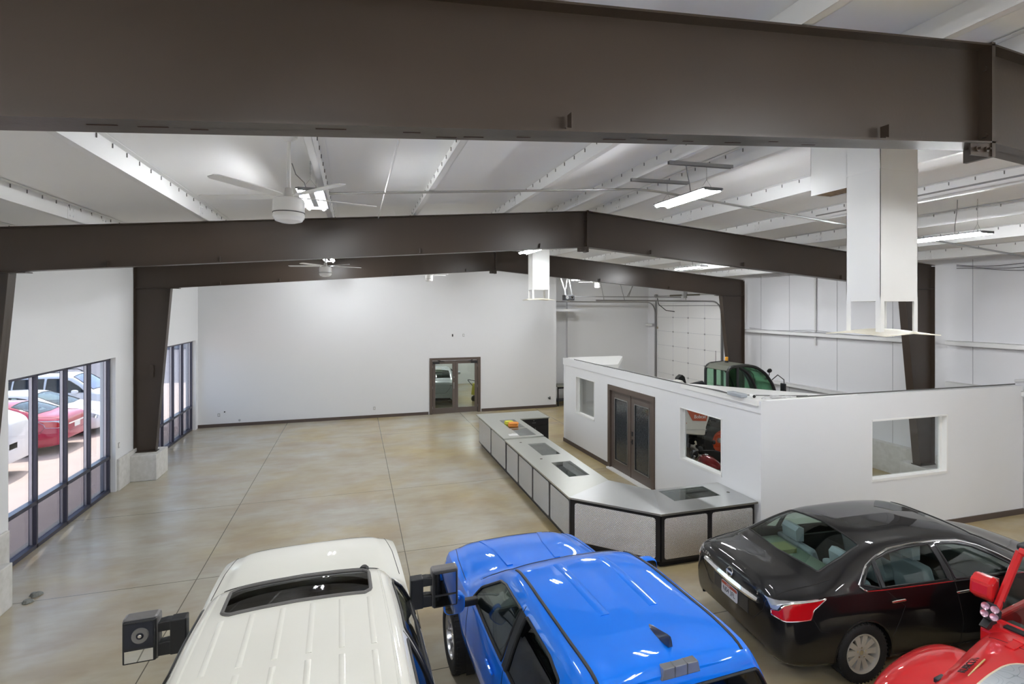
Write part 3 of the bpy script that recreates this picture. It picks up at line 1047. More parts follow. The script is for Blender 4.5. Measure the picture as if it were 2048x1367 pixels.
def speckle_glass():
    m = bpy.data.materials.new('dark_speckled_glass')
    m.use_nodes = True
    n, l = m.node_tree.nodes, m.node_tree.links
    p = n['Principled BSDF']
    tc = n.new('ShaderNodeTexCoord')
    t_ = n.new('ShaderNodeTexVoronoi')
    t_.inputs['Scale'].default_value = 55
    l.new(tc.outputs['Object'], t_.inputs['Vector'])
    r = n.new('ShaderNodeValToRGB')
    r.color_ramp.elements[0].position = .0
    r.color_ramp.elements[0].color = srgb((34, 40, 54)) + (1,)
    r.color_ramp.elements[1].position = .9
    r.color_ramp.elements[1].color = srgb((74, 76, 74)) + (1,)
    l.new(t_.outputs[0], r.inputs[0])
    l.new(r.outputs[0], p.inputs['Base Color'])
    p.inputs['Roughness'].default_value = .12
    p.inputs['Coat Weight'].default_value = .6
    b_ = n.new('ShaderNodeBump')
    b_.inputs['Strength'].default_value = .25
    b_.inputs['Distance'].default_value = .004
    l.new(t_.outputs[0], b_.inputs['Height'])
    l.new(b_.outputs[0], p.inputs['Normal'])
    return m


M_spk = speckle_glass()
lf1 = glazed_leaf(d, .93, 2.03, M_door, M_spk, stile=.15, rail_t=.17, rail_b=.26, x0=3.175, y=-.075, stopm=M_galv)
lf2 = glazed_leaf(d, .93, 2.03, M_door, M_spk, stile=.15, rail_t=.17, rail_b=.26, x0=4.108, y=-.075, stopm=M_galv)
for o_, x in ((lf1, 4.04),):
    MB().box(x - .03, x + .03, -.03, -.018, 1.06, 1.17).build('lock_plate', M_plastic, o_, smooth=0, bevel=.004)
    MB().box(x - .02, x + .02, -.03, -.018, .86, .98).tube([(x, -.02, .92), (x, .02, .92), (x - .1, .025, .92)], .01, 8).build('door_handle', M_plastic, o_, smooth=0)
MB().box(4.1, 4.116, -.03, -.015, .02, 2.03).build('astragal', M_bronze, lf2, smooth=0)
# office front wall
fops = [(2.44, 4.32, 1.01, 2.14)]
fr_ = empty('wall_office_front', (6.57, 7.2, 0), math.atan2(-.08, 6.43))
struct(fr_)
Lf = 6.43
wall_with_openings('wallboard', Lf, OH, fops, 0, .13, fr_)
b = MB()
x0, x1, z0, z1 = fops[0]
for a in ((x0 - .0, x1 + .0, -.012, .14, z0 - .0, z0 + .045), (x0, x1, -.012, .14, z1 - .03, z1), (x0, x0 + .012, -.0, .14, z0, z1), (x1 - .03, x1, -.012, .14, z0, z1), (x1 - .09, x1 - .03, .07, .11, z0, z1), (x0, x1, .07, .11, z0 + .03, z0 + .06)):
    b.box(*a)
w = b.build('window_frame', M_wtrim, fr_, smooth=0)
MB().box(x0, x1, .088, .094, z0, z1).build('pane', M_pane, w, smooth=0)
MB().box(.02, Lf, -.02, 0, 0, .11).build('baseboard', M_base, fr_, smooth=0)
# far end wall and the two corner decks
b = MB().box(6.27, 8.22, 15.02, 15.15, 0, OH)
struct(b.build('wall_office_far', M_wall, smooth=0))
b = MB().prism([(6.4, 15.14), (8.22, 15.14), (8.22, 14.95), (6.95, 12.9), (6.36, 12.9)], 'z', 2.5, OH + .01)
struct(b.build('trim_far_corner_deck', M_wtrim, smooth=0))
b = MB().prism([(6.5, 7.22), (8.75, 7.25), (8.1, 7.42), (6.7, 9.15), (6.46, 9.3)], 'z', OH - .08, OH + .012)
struct(b.build('trim_near_corner_deck', M_wtrim, smooth=0))
# cables and a camera lying on the office wall
m = MB().tube([(6.47, 9.0, 2.62), (6.5, 8.5, 2.63), (6.53, 7.95, 2.62), (6.7, 7.7, 2.62), (7.15, 7.5, 2.62), (7.7, 7.33, 2.62)], .009, 6)
m.tube([(6.30, 14.4, 2.62), (6.36, 12.5, 2.62), (6.42, 10.6, 2.62), (6.47, 9.0, 2.62), (6.53, 8.2, 2.63), (6.5, 7.7, 2.62)], .011, 6)
tag(m.build('cable_run', mat('dark_grey_cable', (86, 86, 84), .6)), 'dark cables lying along the top of the office side wall', 'cable')
t = empty('bullet_camera', (6.6, 7.42, 2.655), R(-110), 'small white camera lying on the corner of the office wall', 'camera')
MB().lathe([(0, -.07), (.03, -.07), (.033, .05), (.028, .06)], 24, Matrix.Rotation(PI / 2, 4, 'Y')).build('camera_body', M_white, t)
MB().lathe([(0, .05), (.027, .05), (.012, .045), (0, .045)], 24, Matrix.Rotation(PI / 2, 4, 'Y')).build('lens', M_black, t)
tag(MB().box(6.42, 6.56, 7.5, 7.86, 2.615, 2.68).build('junction_box', mat('grey_pvc', (164, 170, 176), .4), smooth=0, bevel=.012), 'grey plastic box on the office wall beside the small white camera', 'junction box')
m = MB()
for k in range(5):
    m.tube([(6.68 + .1 * k, 7.3 + .03 * (k % 2), 2.625), (6.8 + .1 * k, 7.36 - .04 * (k % 3), 2.64), (6.95 + .12 * k, 7.31, 2.622)], .009, 6)
m.box(6.9, 7.05, 7.3, 7.36, 2.615, 2.66)
tag(m.build('cable_clutter', mat('pale_grey_cable', (190, 190, 192), .5)), 'tangle of short pale cables and connectors on the office wall corner', 'cables')
tag(MB().tube([(7.4, 7.27, 2.625), (9.0, 7.25, 2.623), (11, 7.215, 2.623), (12.9, 7.2, 2.623)], .012, 6).build('cable_run', mat('dark_grey_cable', (86, 86, 84), .6)), 'dark cable lying along the top of the office front wall', 'cable')

# ---------------------------------------------------------------- service counter
M_cab = mat('black_counter_laminate', (26, 25, 28), .4)
M_dia = dots_mat('diamond_plate_aluminium', (222, 222, 226))
M_kick = mat('black_toe_kick', (20, 20, 22), .6)
M_tray = mat('display_tray_grey', (120, 128, 122), .6)
HC = .9


def rrect(x0, x1, z0, z1, r=.045, n=5):
    pts = []
    for cx, cz, a in ((x1 - r, z1 - r, 0), (x0 + r, z1 - r, 90), (x0 + r, z0 + r, 180), (x1 - r, z0 + r, 270)):
        for i in range(n + 1):
            q = R(a + 90 * i / n)
            pts.append((cx + r * math.cos(q), cz + r * math.sin(q)))
    return pts


def cabinet(p, q, depth, spans, label, h=HC - .03, tri=False):
    """black carcass whose front runs p -> q; local y points inward"""
    p, q = Vector(p + (0,)), Vector(q + (0,))
    L = (q - p).length
    t = empty('counter_cabinet', p, math.atan2(q.y - p.y, q.x - p.x), label, 'counter cabinet', 'black counter cabinets with metal panels')
    s = 1
    b = MB()
    if tri:
        e = L / 2
        b.prism([(0.003, 0), (L - .003, 0), (e + .0, e - .01)], 'z', .1, h)
        b.build('carcass', M_cab, t, smooth=0)
        MB().prism([(.1, .07), (L - .1, .07), (e, e - .1)], 'z', 0, .1).build('toe_kick', M_kick, t, smooth=0)
        for a, c in spans:
            MB().prism(rrect(a, c, .14, h - .07), 'y', -.006, .003).build('metal_panel', M_dia, t, smooth=0)
        return t
    b.box(0, L, 0, .03, .1, h).box(0, L, depth - .02, depth, .1, h)
    b.box(0, .02, .03, depth - .02, .1, h).box(L - .02, L, .03, depth - .02, .1, h)
    b.box(.02, L - .02, .03, depth - .02, .1, .12)
    b.build('carcass', M_cab, t, smooth=0, bevel=.003)
    MB().box(.0, L, .07, depth - .05, 0, .1).build('toe_kick', M_kick, t, smooth=0)
    MB().box(.02, L - .02, .03, depth - .02, .66, .67).build('display_shelf', M_tray, t, smooth=0)
    for a, c in spans:
        MB().prism(rrect(a, c, .14, h - .07), 'y', -.006, .003).build('metal_panel', M_dia, t, smooth=0)
    return t


def run(p, q, depth, n, labels, h=HC - .03):
    P, Q = Vector(p), Vector(q)
    for i in range(n):
        a, c = P.lerp(Q, i / n), P.lerp(Q, (i + 1) / n)
        L = (c - a).length
        sh = (c - a) / L * .002
        a, c = a + sh, c - sh
        cabinet(tuple(a), tuple(c), depth, [(.045, L - .045)], labels[i], h)


run((3.6, 15.38), (3.6, 12.44), .95, 2, ['counter cabinet at the far end of the long counter, nearest the back wall', 'second counter cabinet from the far end of the long counter'], HC)
run((3.6, 12.4), (3.6, 8.4), .95, 4, ['counter cabinet just this side of the step in the worktop', 'counter cabinet second after the worktop step, beside the small flush glass pane', 'counter cabinet third after the worktop step', 'counter cabinet at the corner behind the blue pickup, last of the long run'])
cabinet((3.6, 8.38), (4.69, 7.3), .66, [(.075, 1.46)], 'wide angled counter cabinet at the bend of the counter', tri=True)
run((4.71, 7.29), (6.5, 7.27), .85, 2, ['counter cabinet right of the angled bend, behind the black sedan', 'last counter cabinet against the office wall, behind the black sedan'])
# the far end cabinet with doors facing the camera
t = empty('drawer_cabinet', (4.57, 14.47, 0), 0, 'black cabinet with a drawer and two doors at the far end of the counter', 'cabinet')
MB().box(0, .93, 0, .9, .1, HC).build('carcass', M_cab, t, smooth=0)
MB().box(.0, .93, .05, .9, 0, .1).build('toe_kick', M_kick, t, smooth=0)
dr = MB().box(.01, .92, -.018, 0, .72, .88).build('drawer', M_cab, t, smooth=0, bevel=.003)
MB().tube([(.41, -.018, .79), (.41, -.04, .79), (.52, -.04, .79), (.52, -.018, .79)], .005, 6).build('handle', M_galv, dr)
MB().lathe([(0, 0), (.012, 0), (.012, .006), (0, .006)], 12, Matrix.Translation((.465, -.018, .85)) @ Matrix.Rotation(PI / 2, 4, 'X')).build('lock', M_galv, dr)
for x0, x1, hx in ((.01, .46, .42), (.47, .92, .51)):
    dd = MB().box(x0, x1, -.018, 0, .11, .7).build('door', M_cab, t, smooth=0, bevel=.003)
    MB().tube([(hx, -.018, .5), (hx, -.04, .5), (hx, -.04, .64), (hx, -.018, .64)], .005, 6).build('handle', M_galv, dd)


def brushed(name, rgb, ang):
    m = bpy.data.materials.new(name)
    m.use_nodes = True
    n, l = m.node_tree.nodes, m.node_tree.links
    p = n['Principled BSDF']
    p.inputs['Base Color'].default_value = srgb(rgb) + (1,)
    p.inputs['Metallic'].default_value = 1
    tc = n.new('ShaderNodeTexCoord')
    mp = n.new('ShaderNodeMapping')
    mp.inputs['Rotation'].default_value = (0, 0, ang)
    mp.inputs['Scale'].default_value = (2, 160, 2)
    l.new(tc.outputs['Object'], mp.inputs[0])
    t_ = n.new('ShaderNodeTexNoise')
    t_.inputs['Scale'].default_value = 1
    t_.inputs['Detail'].default_value = 3
    l.new(mp.outputs[0], t_.inputs['Vector'])
    mr = n.new('ShaderNodeMapRange')
    mr.inputs[3].default_value = .28
    mr.inputs[4].default_value = .46
    l.new(t_.outputs[0], mr.inputs[0])
    l.new(mr.outputs[0], p.inputs['Roughness'])
    b_ = n.new('ShaderNodeBump')
    b_.inputs['Strength'].default_value = .25
    b_.inputs['Distance'].default_value = .001
    l.new(t_.outputs[0], b_.inputs['Height'])
    l.new(b_.outputs[0], p.inputs['Normal'])
    return m


M_top = brushed('brushed_stainless_top', (196, 198, 192), R(90))
M_top2 = brushed('brushed_stainless_bend', (206, 208, 208), R(-45))
M_top3 = brushed('brushed_stainless_end', (200, 201, 200), 0)
M_disp = glass('display_glass', (.62, .7, .66), 1.5)


def slab(x0, x1, y0, y1, holes, z0, z1):
    b = MB()
    ys_ = sorted({y0, y1} | {h[2] for h in holes} | {h[3] for h in holes})
    for a, c in zip(ys_[:-1], ys_[1:]):
        hs = [h for h in holes if h[2] < (a + c) / 2 < h[3]]
        if hs:
            b.box(x0, hs[0][0], a, c, z0, z1).box(hs[0][1], x1, a, c, z0, z1)
        else:
            b.box(x0, x1, a, c, z0, z1)
    return b


def panes(holes, z, parent):
    for h in holes:
        MB().box(h[0], h[1], h[2], h[3], z - .008, z + .001).build('display_glass', M_disp, parent, smooth=0)
        e = .006
        MB().box(h[0] - e, h[0], h[2], h[3], z, z + .002).box(h[1], h[1] + e, h[2], h[3], z, z + .002).box(h[0] - e, h[1] + e, h[2] - e, h[2], z, z + .002).box(h[0] - e, h[1] + e, h[3], h[3] + e, z, z + .002).build('glass_rim', M_galv, parent, smooth=0)


Z1 = HC + .03
h1 = [(3.98, 4.42, 13.4, 14.42), (4.0, 4.43, 12.55, 13.33)]
b = slab(3.53, 4.6, 12.43, 15.45, h1, HC, Z1)
b.box(4.6, 5.52, 14.44, 15.45, HC, Z1)
wt1 = tag(b.build('worktop', M_top, smooth=0), 'dull stainless worktop at the far end, with orange and yellow cloths on it', 'worktop', 'stainless counter worktops')
panes(h1, Z1, wt1)
Z2 = HC
h2 = [(3.98, 4.41, 10.86, 11.85), (3.98, 4.41, 9.34, 10.3)]
b = slab(3.55, 4.62, 8.95, 12.42, h2, HC - .03, Z2)
b.prism([(3.55, 8.34), (4.62, 8.95), (3.55, 8.95)], 'z', HC - .03, Z2)
wt2 = tag(b.build('worktop', M_top, smooth=0), 'stainless worktop along the long counter and round its bend', 'worktop', 'stainless counter worktops')
panes(h2, Z2, wt2)
MB().prism([(3.55, 8.34), (4.66, 7.22), (5.14, 8.24), (4.62, 8.95)], 'z', HC - .03, Z2 + .0005).build('bend_sheet', M_top2, wt2, smooth=0)
h3 = [(5.2, 6.12, 7.66, 8.14)]
b = slab(5.14, 6.53, 7.22, 8.24, h3, HC - .03, Z2 + .001)
b.prism([(4.66, 7.22), (5.14, 7.22), (5.14, 8.24)], 'z', HC - .03, Z2 + .001)
e3 = b.build('end_sheet', M_top3, wt2, smooth=0)
panes(h3, Z2 + .001, wt2)
for x, y, z in ((3.86, 12.05, Z2), (3.87, 10.62, Z2), (6.36, 7.75, Z2), (3.8, 12.75, Z1)):
    MB().lathe([(.0, 0), (.03, 0), (.03, .002), (.0, .003)], 16, Matrix.Translation((x, y, z))).build('cable_grommet', mat('dark_brass_grommet', (74, 66, 50), .4, metal=.6), wt2)


def cloth(x, y, z, w, d, h, rgb, name, lab, rz=0.):
    b = MB()
    n = 10
    random.seed(int(rgb[0] + x * 10))
    for k in range(3):
        zz = z + .002 + h * k / 3
        vs, fs = [], []
        ox, oy = random.uniform(-.012, .012), random.uniform(-.012, .012)
        for i in range(n + 1):
            for j in range(n + 1):
                u, v = -1 + 2 * i / n, -1 + 2 * j / n
                r_ = 1 - .12 * (abs(u * v)) ** 3
                vs.append((x + ox + (u * w * math.cos(rz) - v * d * math.sin(rz)) / 2 * r_, y + oy + (u * w * math.sin(rz) + v * d * math.cos(rz)) / 2 * r_, zz + h / 3 - .006 * (u ** 4 + v ** 4) + .003 * math.sin(7 * u + 3 * k) * math.cos(5 * v)))
        for i in range(n):
            for j in range(n):
                a = i * (n + 1) + j
                fs.append((a, a + 1, a + n + 2, a + n + 1))
        nv = len(vs)
        vs += [(a, c, zz) for a, c, _ in vs]
        fs += [tuple(nv + i for i in f)[::-1] for f in fs]
        for k2 in range(n):
            for a, c in ((k2, k2 + 1), (n * (n + 1) + k2, n * (n + 1) + k2 + 1), (k2 * (n + 1), (k2 + 1) * (n + 1)), (k2 * (n + 1) + n, (k2 + 1) * (n + 1) + n)):
                fs.append((a, c, nv + c, nv + a))
        b.add(vs, fs)
    return tag(b.build(name, mat(name + str(rgb[1]), rgb, .9, bump=(90, .4)), smooth=60), lab, 'cloth', 'folded cleaning cloths')


cloth(4.12, 13.98, Z1, .22, .2, .07, (206, 206, 74), 'folded_cloth', 'folded yellow green cleaning cloth on the far worktop', .1)
cloth(4.17, 13.68, Z1, .27, .24, .09, (232, 150, 70), 'folded_cloth', 'folded orange cleaning cloth beside the yellow one on the far worktop', -.15)
b = MB().prism([(3.74, 12.62), (3.98, 12.6), (4.0, 12.8), (3.88, 12.84), (3.83, 12.79), (3.76, 12.8)], 'z', Z1 + .001, Z1 + .004)
tag(b.build('paper_sheet', mat('white_paper', (240, 240, 240), .8), smooth=0), 'torn white sheet of paper on the worktop near the step', 'paper')

b = MB()
random.seed(11)
for k in range(7):
    b.lathe([(0, 0), (.05 + .02 * random.random(), .005), (.03, .04), (0, .05)], 7, Matrix.Translation((-4.48 + .05 * random.random(), 9.05 + .08 * k * random.random(), .002)) @ Matrix.Rotation(random.random() * 3, 4, 'Z'))
tag(b.build('rag', mat('dark_grey_rag', (122, 124, 120), .9, bump=(60, .4))), 'small crumpled grey rag on the floor by the nearest column pedestal', 'rag')
col4 = [c for c in kids(fr4) if c.name.startswith('left_column')][0]
MB().box(-4.86, -4.78, -.05, -.006, 2.45, 2.75).build('cable_box', M_steel, col4, smooth=0)

# ---------------------------------------------------------------- vehicles
def paint(name, rgb, metal=0., rough=.3, dust=None):
    if name in MATS:
        return MATS[name]
    m = mat(name, rgb, .5, metal, coat=1., spec=.15, noise=(1.6, .3, dust) if dust else None)
    return m


M_tyre = mat('tyre_rubber', (30, 30, 31), .75, bump=(40, .2))
M_alloy = mat('painted_alloy', (206, 202, 192), .35, metal=.4)
M_darkalloy = mat('dark_alloy', (52, 52, 56), .35, metal=.6)
M_machined = mat('machined_alloy', (200, 200, 202), .22, metal=.9)
M_red_lens = mat('red_lens', (190, 18, 26), .08, coat=1)
M_clear_lens = mat('clear_lens', (206, 208, 212), .1, metal=.6, coat=1)
M_vglass = glass('green_tinted_car_glass', (.84, .91, .87), 1.0)
M_vdark = glass('dark_tinted_car_glass', (.3, .31, .32), 1.2)
M_seat = mat('grey_cloth_seat', (150, 156, 172), .9)
M_blackseat = mat('charcoal_seat', (44, 45, 48), .8)
M_seam2 = mat('panel_gap', (12, 12, 13), .8)


def pchip(xk, yk, x):
    xk, yk = np.array(xk, float), np.array(yk, float)
    h = np.diff(xk)
    d = np.diff(yk) / h
    m = np.zeros(len(xk))
    for i in range(1, len(xk) - 1):
        if d[i - 1] * d[i] > 0:
            w1, w2 = 2 * h[i] + h[i - 1], h[i] + 2 * h[i - 1]
            m[i] = (w1 + w2) / (w1 / d[i - 1] + w2 / d[i])
    m[0], m[-1] = d[0], d[-1]
    i = np.clip(np.searchsorted(xk, x) - 1, 0, len(h) - 1)
    t = (x - xk[i]) / h[i]
    return ((1 + 2 * t) * (1 - t) ** 2 * yk[i] + t * (1 - t) ** 2 * h[i] * m[i] + t * t * (3 - 2 * t) * yk[i + 1] + t * t * (t - 1) * h[i] * m[i + 1])


def sect(zs, wl, zm, wm, zb, wb, zt, wt, zc):
    return [(wl * .9, zs), (wl, zs + .04), (wl * .45 + wm * .55 + .006, (zs + zm) / 2), (wm, zm), (wb, zb),
            (wb * .93 + wt * .07 - .01, zb + (zt - zb) * .1 + .006), ((wb + wt) / 2 + .012, zb + (zt - zb) * .55), (wt + .01, zt - .01), (wt * .9, zt + (zc - zt) * .5), (wt * .55, zt + (zc - zt) * .87), (0, zc)]


def shell(keys, dx=.05, chaikin=2):
    """keys: (x, zs, wl, zm, wm, zb, wb, zt, wt, zc); returns a bmesh of the whole skin, open underneath"""
    K = np.array(keys, float)
    xs = sorted(set(list(np.arange(K[0, 0], K[-1, 0], dx)) + list(K[:, 0])))
    xs = [x for i, x in enumerate(xs) if i == 0 or x - xs[i - 1] > .004]
    rows = []
    for x in xs:
        p = [float(pchip(K[:, 0], K[:, c], x)) for c in range(1, 10)]
        pts = np.array(sect(*p))
        for _ in range(chaikin):
            q = [pts[0]]
            for a, b in zip(pts[:-1], pts[1:]):
                q += [a * .75 + b * .25, a * .25 + b * .75]
            q.append(pts[-1])
            pts = np.array(q)
        rows.append(pts)
    n = len(rows[0])
    bm = bmesh.new()
    V = []
    for x, pts in zip(xs, rows):
        L = [bm.verts.new((x, y, z)) for y, z in pts]
        Rr = [bm.verts.new((x, -y, z)) for y, z in pts[:-1]] + [L[-1]]
        V.append((L, Rr))
    for i in range(len(xs) - 1):
        for k in range(n - 1):
            a, b = V[i], V[i + 1]
            bm.faces.new((a[0][k], a[0][k + 1], b[0][k + 1], b[0][k]))
            bm.faces.new((a[1][k], b[1][k], b[1][k + 1], a[1][k + 1]))
    for (L, Rr), flip in ((V[0], 0), (V[-1], 1)):
        for k in range(n - 2):
            f = (L[k], L[k + 1], Rr[k + 1], Rr[k])
            bm.faces.new(f if flip else f[::-1])
        f = (L[n - 2], L[n - 1], Rr[n - 2])
        bm.faces.new(f if flip else f[::-1])
    bmesh.ops.recalc_face_normals(bm, faces=bm.faces)
    bm.normal_update()
    if sum(f.normal.z * f.calc_area() for f in bm.faces if f.calc_center_median().z > .5) < 0:
        bmesh.ops.reverse_faces(bm, faces=bm.faces)
    return bm


def inside(p, poly):
    c = False
    j = len(poly) - 1
    for i in range(len(poly)):
        a, b = poly[i], poly[j]
        if (a[1] > p[1]) != (b[1] > p[1]) and p[0] < (b[0] - a[0]) * (p[1] - a[1]) / (b[1] - a[1]) + a[0]:
            c = not c
        j = i
    return c


def cut(bm, poly, axis, flt):
    """cut the polygon (given in the plane across `axis`) out of the skin; returns (verts, faces) of the piece"""
    ia = 'xyz'.index(axis)
    iu, iv = [i for i in range(3) if i != ia]
    us, vs_ = [p[0] for p in poly], [p[1] for p in poly]
    u0, u1, v0, v1 = min(us) - .12, max(us) + .12, min(vs_) - .12, max(vs_) + .12

    def near():
        out = []
        for f in bm.faces:
            c = f.calc_center_median()
            if flt(c) and u0 < c[iu] < u1 and v0 < c[iv] < v1:
                out.append(f)
        return out
    n = len(poly)
    for i in range(n):
        a, b = poly[i], poly[(i + 1) % n]
        du, dv = b[0] - a[0], b[1] - a[1]
        L = math.hypot(du, dv)
        if L < 1e-6:
            continue
        no = Vector((0, 0, 0))
        no[iu], no[iv] = -dv / L, du / L
        co = Vector((0, 0, 0))
        co[iu], co[iv] = a
        m0, m1 = min(a[0], b[0]) - .09, max(a[0], b[0]) + .09
        k0, k1 = min(a[1], b[1]) - .09, max(a[1], b[1]) + .09
        fs = [f for f in near() if m0 < f.calc_center_median()[iu] < m1 and k0 < f.calc_center_median()[iv] < k1]
        g = set(fs)
        for f in fs:
            g |= set(f.edges) | set(f.verts)
        bmesh.ops.bisect_plane(bm, geom=list(g), dist=1e-6, plane_co=co, plane_no=no)
    sel = [f for f in near() if inside((f.calc_center_median()[iu], f.calc_center_median()[iv]), poly)]
    bm.verts.index_update()
    idx, V, F, NR = {}, [], [], []
    for f in sel:
        t = []
        for v in f.verts:
            if v.index not in idx:
                idx[v.index] = len(V)
                V.append(v.co.copy())
                NR.append(Vector())
            t.append(idx[v.index])
            NR[idx[v.index]] += f.normal
        F.append(tuple(t))
    bmesh.ops.delete(bm, geom=sel, context='FACES')
    return V, F, [q.normalized() if q.length else Vector((0, 0, 1)) for q in NR]


def piece(name, pc, m_, parent, off=0., th=.004, crown=0.):
    """turn a cut piece into a panel of its own with thickness"""
    V, F, NR = pc
    if not F:
        print('EMPTY PIECE', name, parent.name if parent else '')
        return MB().box(0, .001, 0, .001, 0, .001).build(name, m_, parent)
    a = [v + q * off for v, q in zip(V, NR)]
    n = len(a)
    cnt = {}
    for f in F:
        for i in range(len(f)):
            e = (f[i], f[(i + 1) % len(f)])
            cnt[tuple(sorted(e))] = cnt.get(tuple(sorted(e)), 0) + 1
    b = MB()
    b.v = [tuple(v) for v in a]
    b.f = list(F)
    if th:
        b.v += [tuple(v - q * th) for v, q in zip(a, NR)]
        b.f += [tuple(n + i for i in f)[::-1] for f in F]
        for f in F:
            for i in range(len(f)):
                e = (f[i], f[(i + 1) % len(f)])
                if cnt[tuple(sorted(e))] == 1:
                    b.f.append((e[1], e[0], n + e[0], n + e[1]))
    return b.build(name, m_, parent, smooth=40)


def loops(pc, off=.002):
    """ordered boundary loops of a cut piece"""
    V, F, NR = pc
    key = {}
    rep = []
    for i, v in enumerate(V):
        k = (round(v.x, 4), round(v.y, 4), round(v.z, 4))
        key.setdefault(k, i)
        rep.append(key[k])
    cnt = {}
    for f in F:
        for i in range(len(f)):
            e = tuple(sorted((rep[f[i]], rep[f[(i + 1) % len(f)]])))
            if e[0] != e[1]:
                cnt[e] = cnt.get(e, 0) + 1
    adj = {}
    for (a, b), c in cnt.items():
        if c == 1:
            adj.setdefault(a, []).append(b)
            adj.setdefault(b, []).append(a)
    out, seen = [], set()
    for s in adj:
        if s in seen:
            continue
        lp, cur, prev = [s], s, None
        seen.add(s)
        while True:
            nx = [q for q in adj[cur] if q != prev and q not in seen]
            if not nx:
                break
            prev, cur = cur, nx[0]
            lp.append(cur)
            seen.add(cur)
        if len(lp) > 5:
            out.append([V[i] + NR[i] * off for i in lp])
    return out


def resample(pts, step, closed=True):
    P = list(pts) + ([pts[0]] if closed else [])
    out, acc = [P[0]], 0
    for a, b in zip(P[:-1], P[1:]):
        L = (b - a).length
        while acc + L >= step:
            t = (step - acc) / L
            a = a.lerp(b, t)
            out.append(a)
            L = (b - a).length
            acc = 0
        acc += L
    return out


def trim(name, pc, r, m_, parent, off=.002, sel=None, step=.03):
    b = MB()
    for lp in loops(pc, off):
        if sel:
            run_, runs = [], []
            for p in lp + lp[:1]:
                if sel(p):
                    run_.append(p)
                elif run_:
                    runs.append(run_)
                    run_ = []
            if run_:
                runs.append(run_)
            for q in runs:
                if len(q) > 2:
                    b.tube(resample(q, step, False), r, 6)
        else:
            b.tube(resample(lp, step), r, 6, closed=True)
    return b.build(name, m_, parent)


def bvh_of(obs):
    V, F = [], []
    for o in obs:
        n = len(V)
        V += [v.co.copy() for v in o.data.vertices]
        F += [tuple(n + i for i in p.vertices) for p in o.data.polygons]
    return BVHTree.FromPolygons(V, F)


def on_skin(bvh, pts, axis, sgn, off=.0, step=.03):
    """project a polyline given as 3-D points along an axis on to the skin"""
    ia = 'xyz'.index(axis)
    P = [Vector(p) for p in pts]
    Q = resample(P, step, False) + [P[-1]]
    out = []
    for p in Q:
        o = p.copy()
        o[ia] = 3 * sgn
        d = Vector((0, 0, 0))
        d[ia] = -sgn
        h = bvh.ray_cast(o, d)
        if h[0] is not None:
            n = h[1] if h[1][ia] * sgn > 0 else -h[1]
            out.append(h[0] + n * off)
    return out


def seam(name, bvh, lines, parent, r=.0035, m_=None, off=-.0005):
    b = MB()
    for pts, ax, sg in lines:
        q = on_skin(bvh, pts, ax, sg, off)
        if len(q) > 1:
            b.tube(q, r, 5)
    o = b.build(name, m_ or M_seam2, parent)
    o['kind'] = 'stuff'
    return o


def mir(lines):
    out = []
    for pts, ax, sg in lines:
        out.append((pts, ax, sg))
        if ax == 'y':
            out.append(([(p[0], -p[1], p[2]) for p in pts], ax, -sg))
    return out


def circ(cx, cz, r, n=22, a0=0, a1=360):
    return [(cx + r * math.cos(R(a0 + (a1 - a0) * i / n)), cz + r * math.sin(R(a0 + (a1 - a0) * i / n))) for i in range(n)]


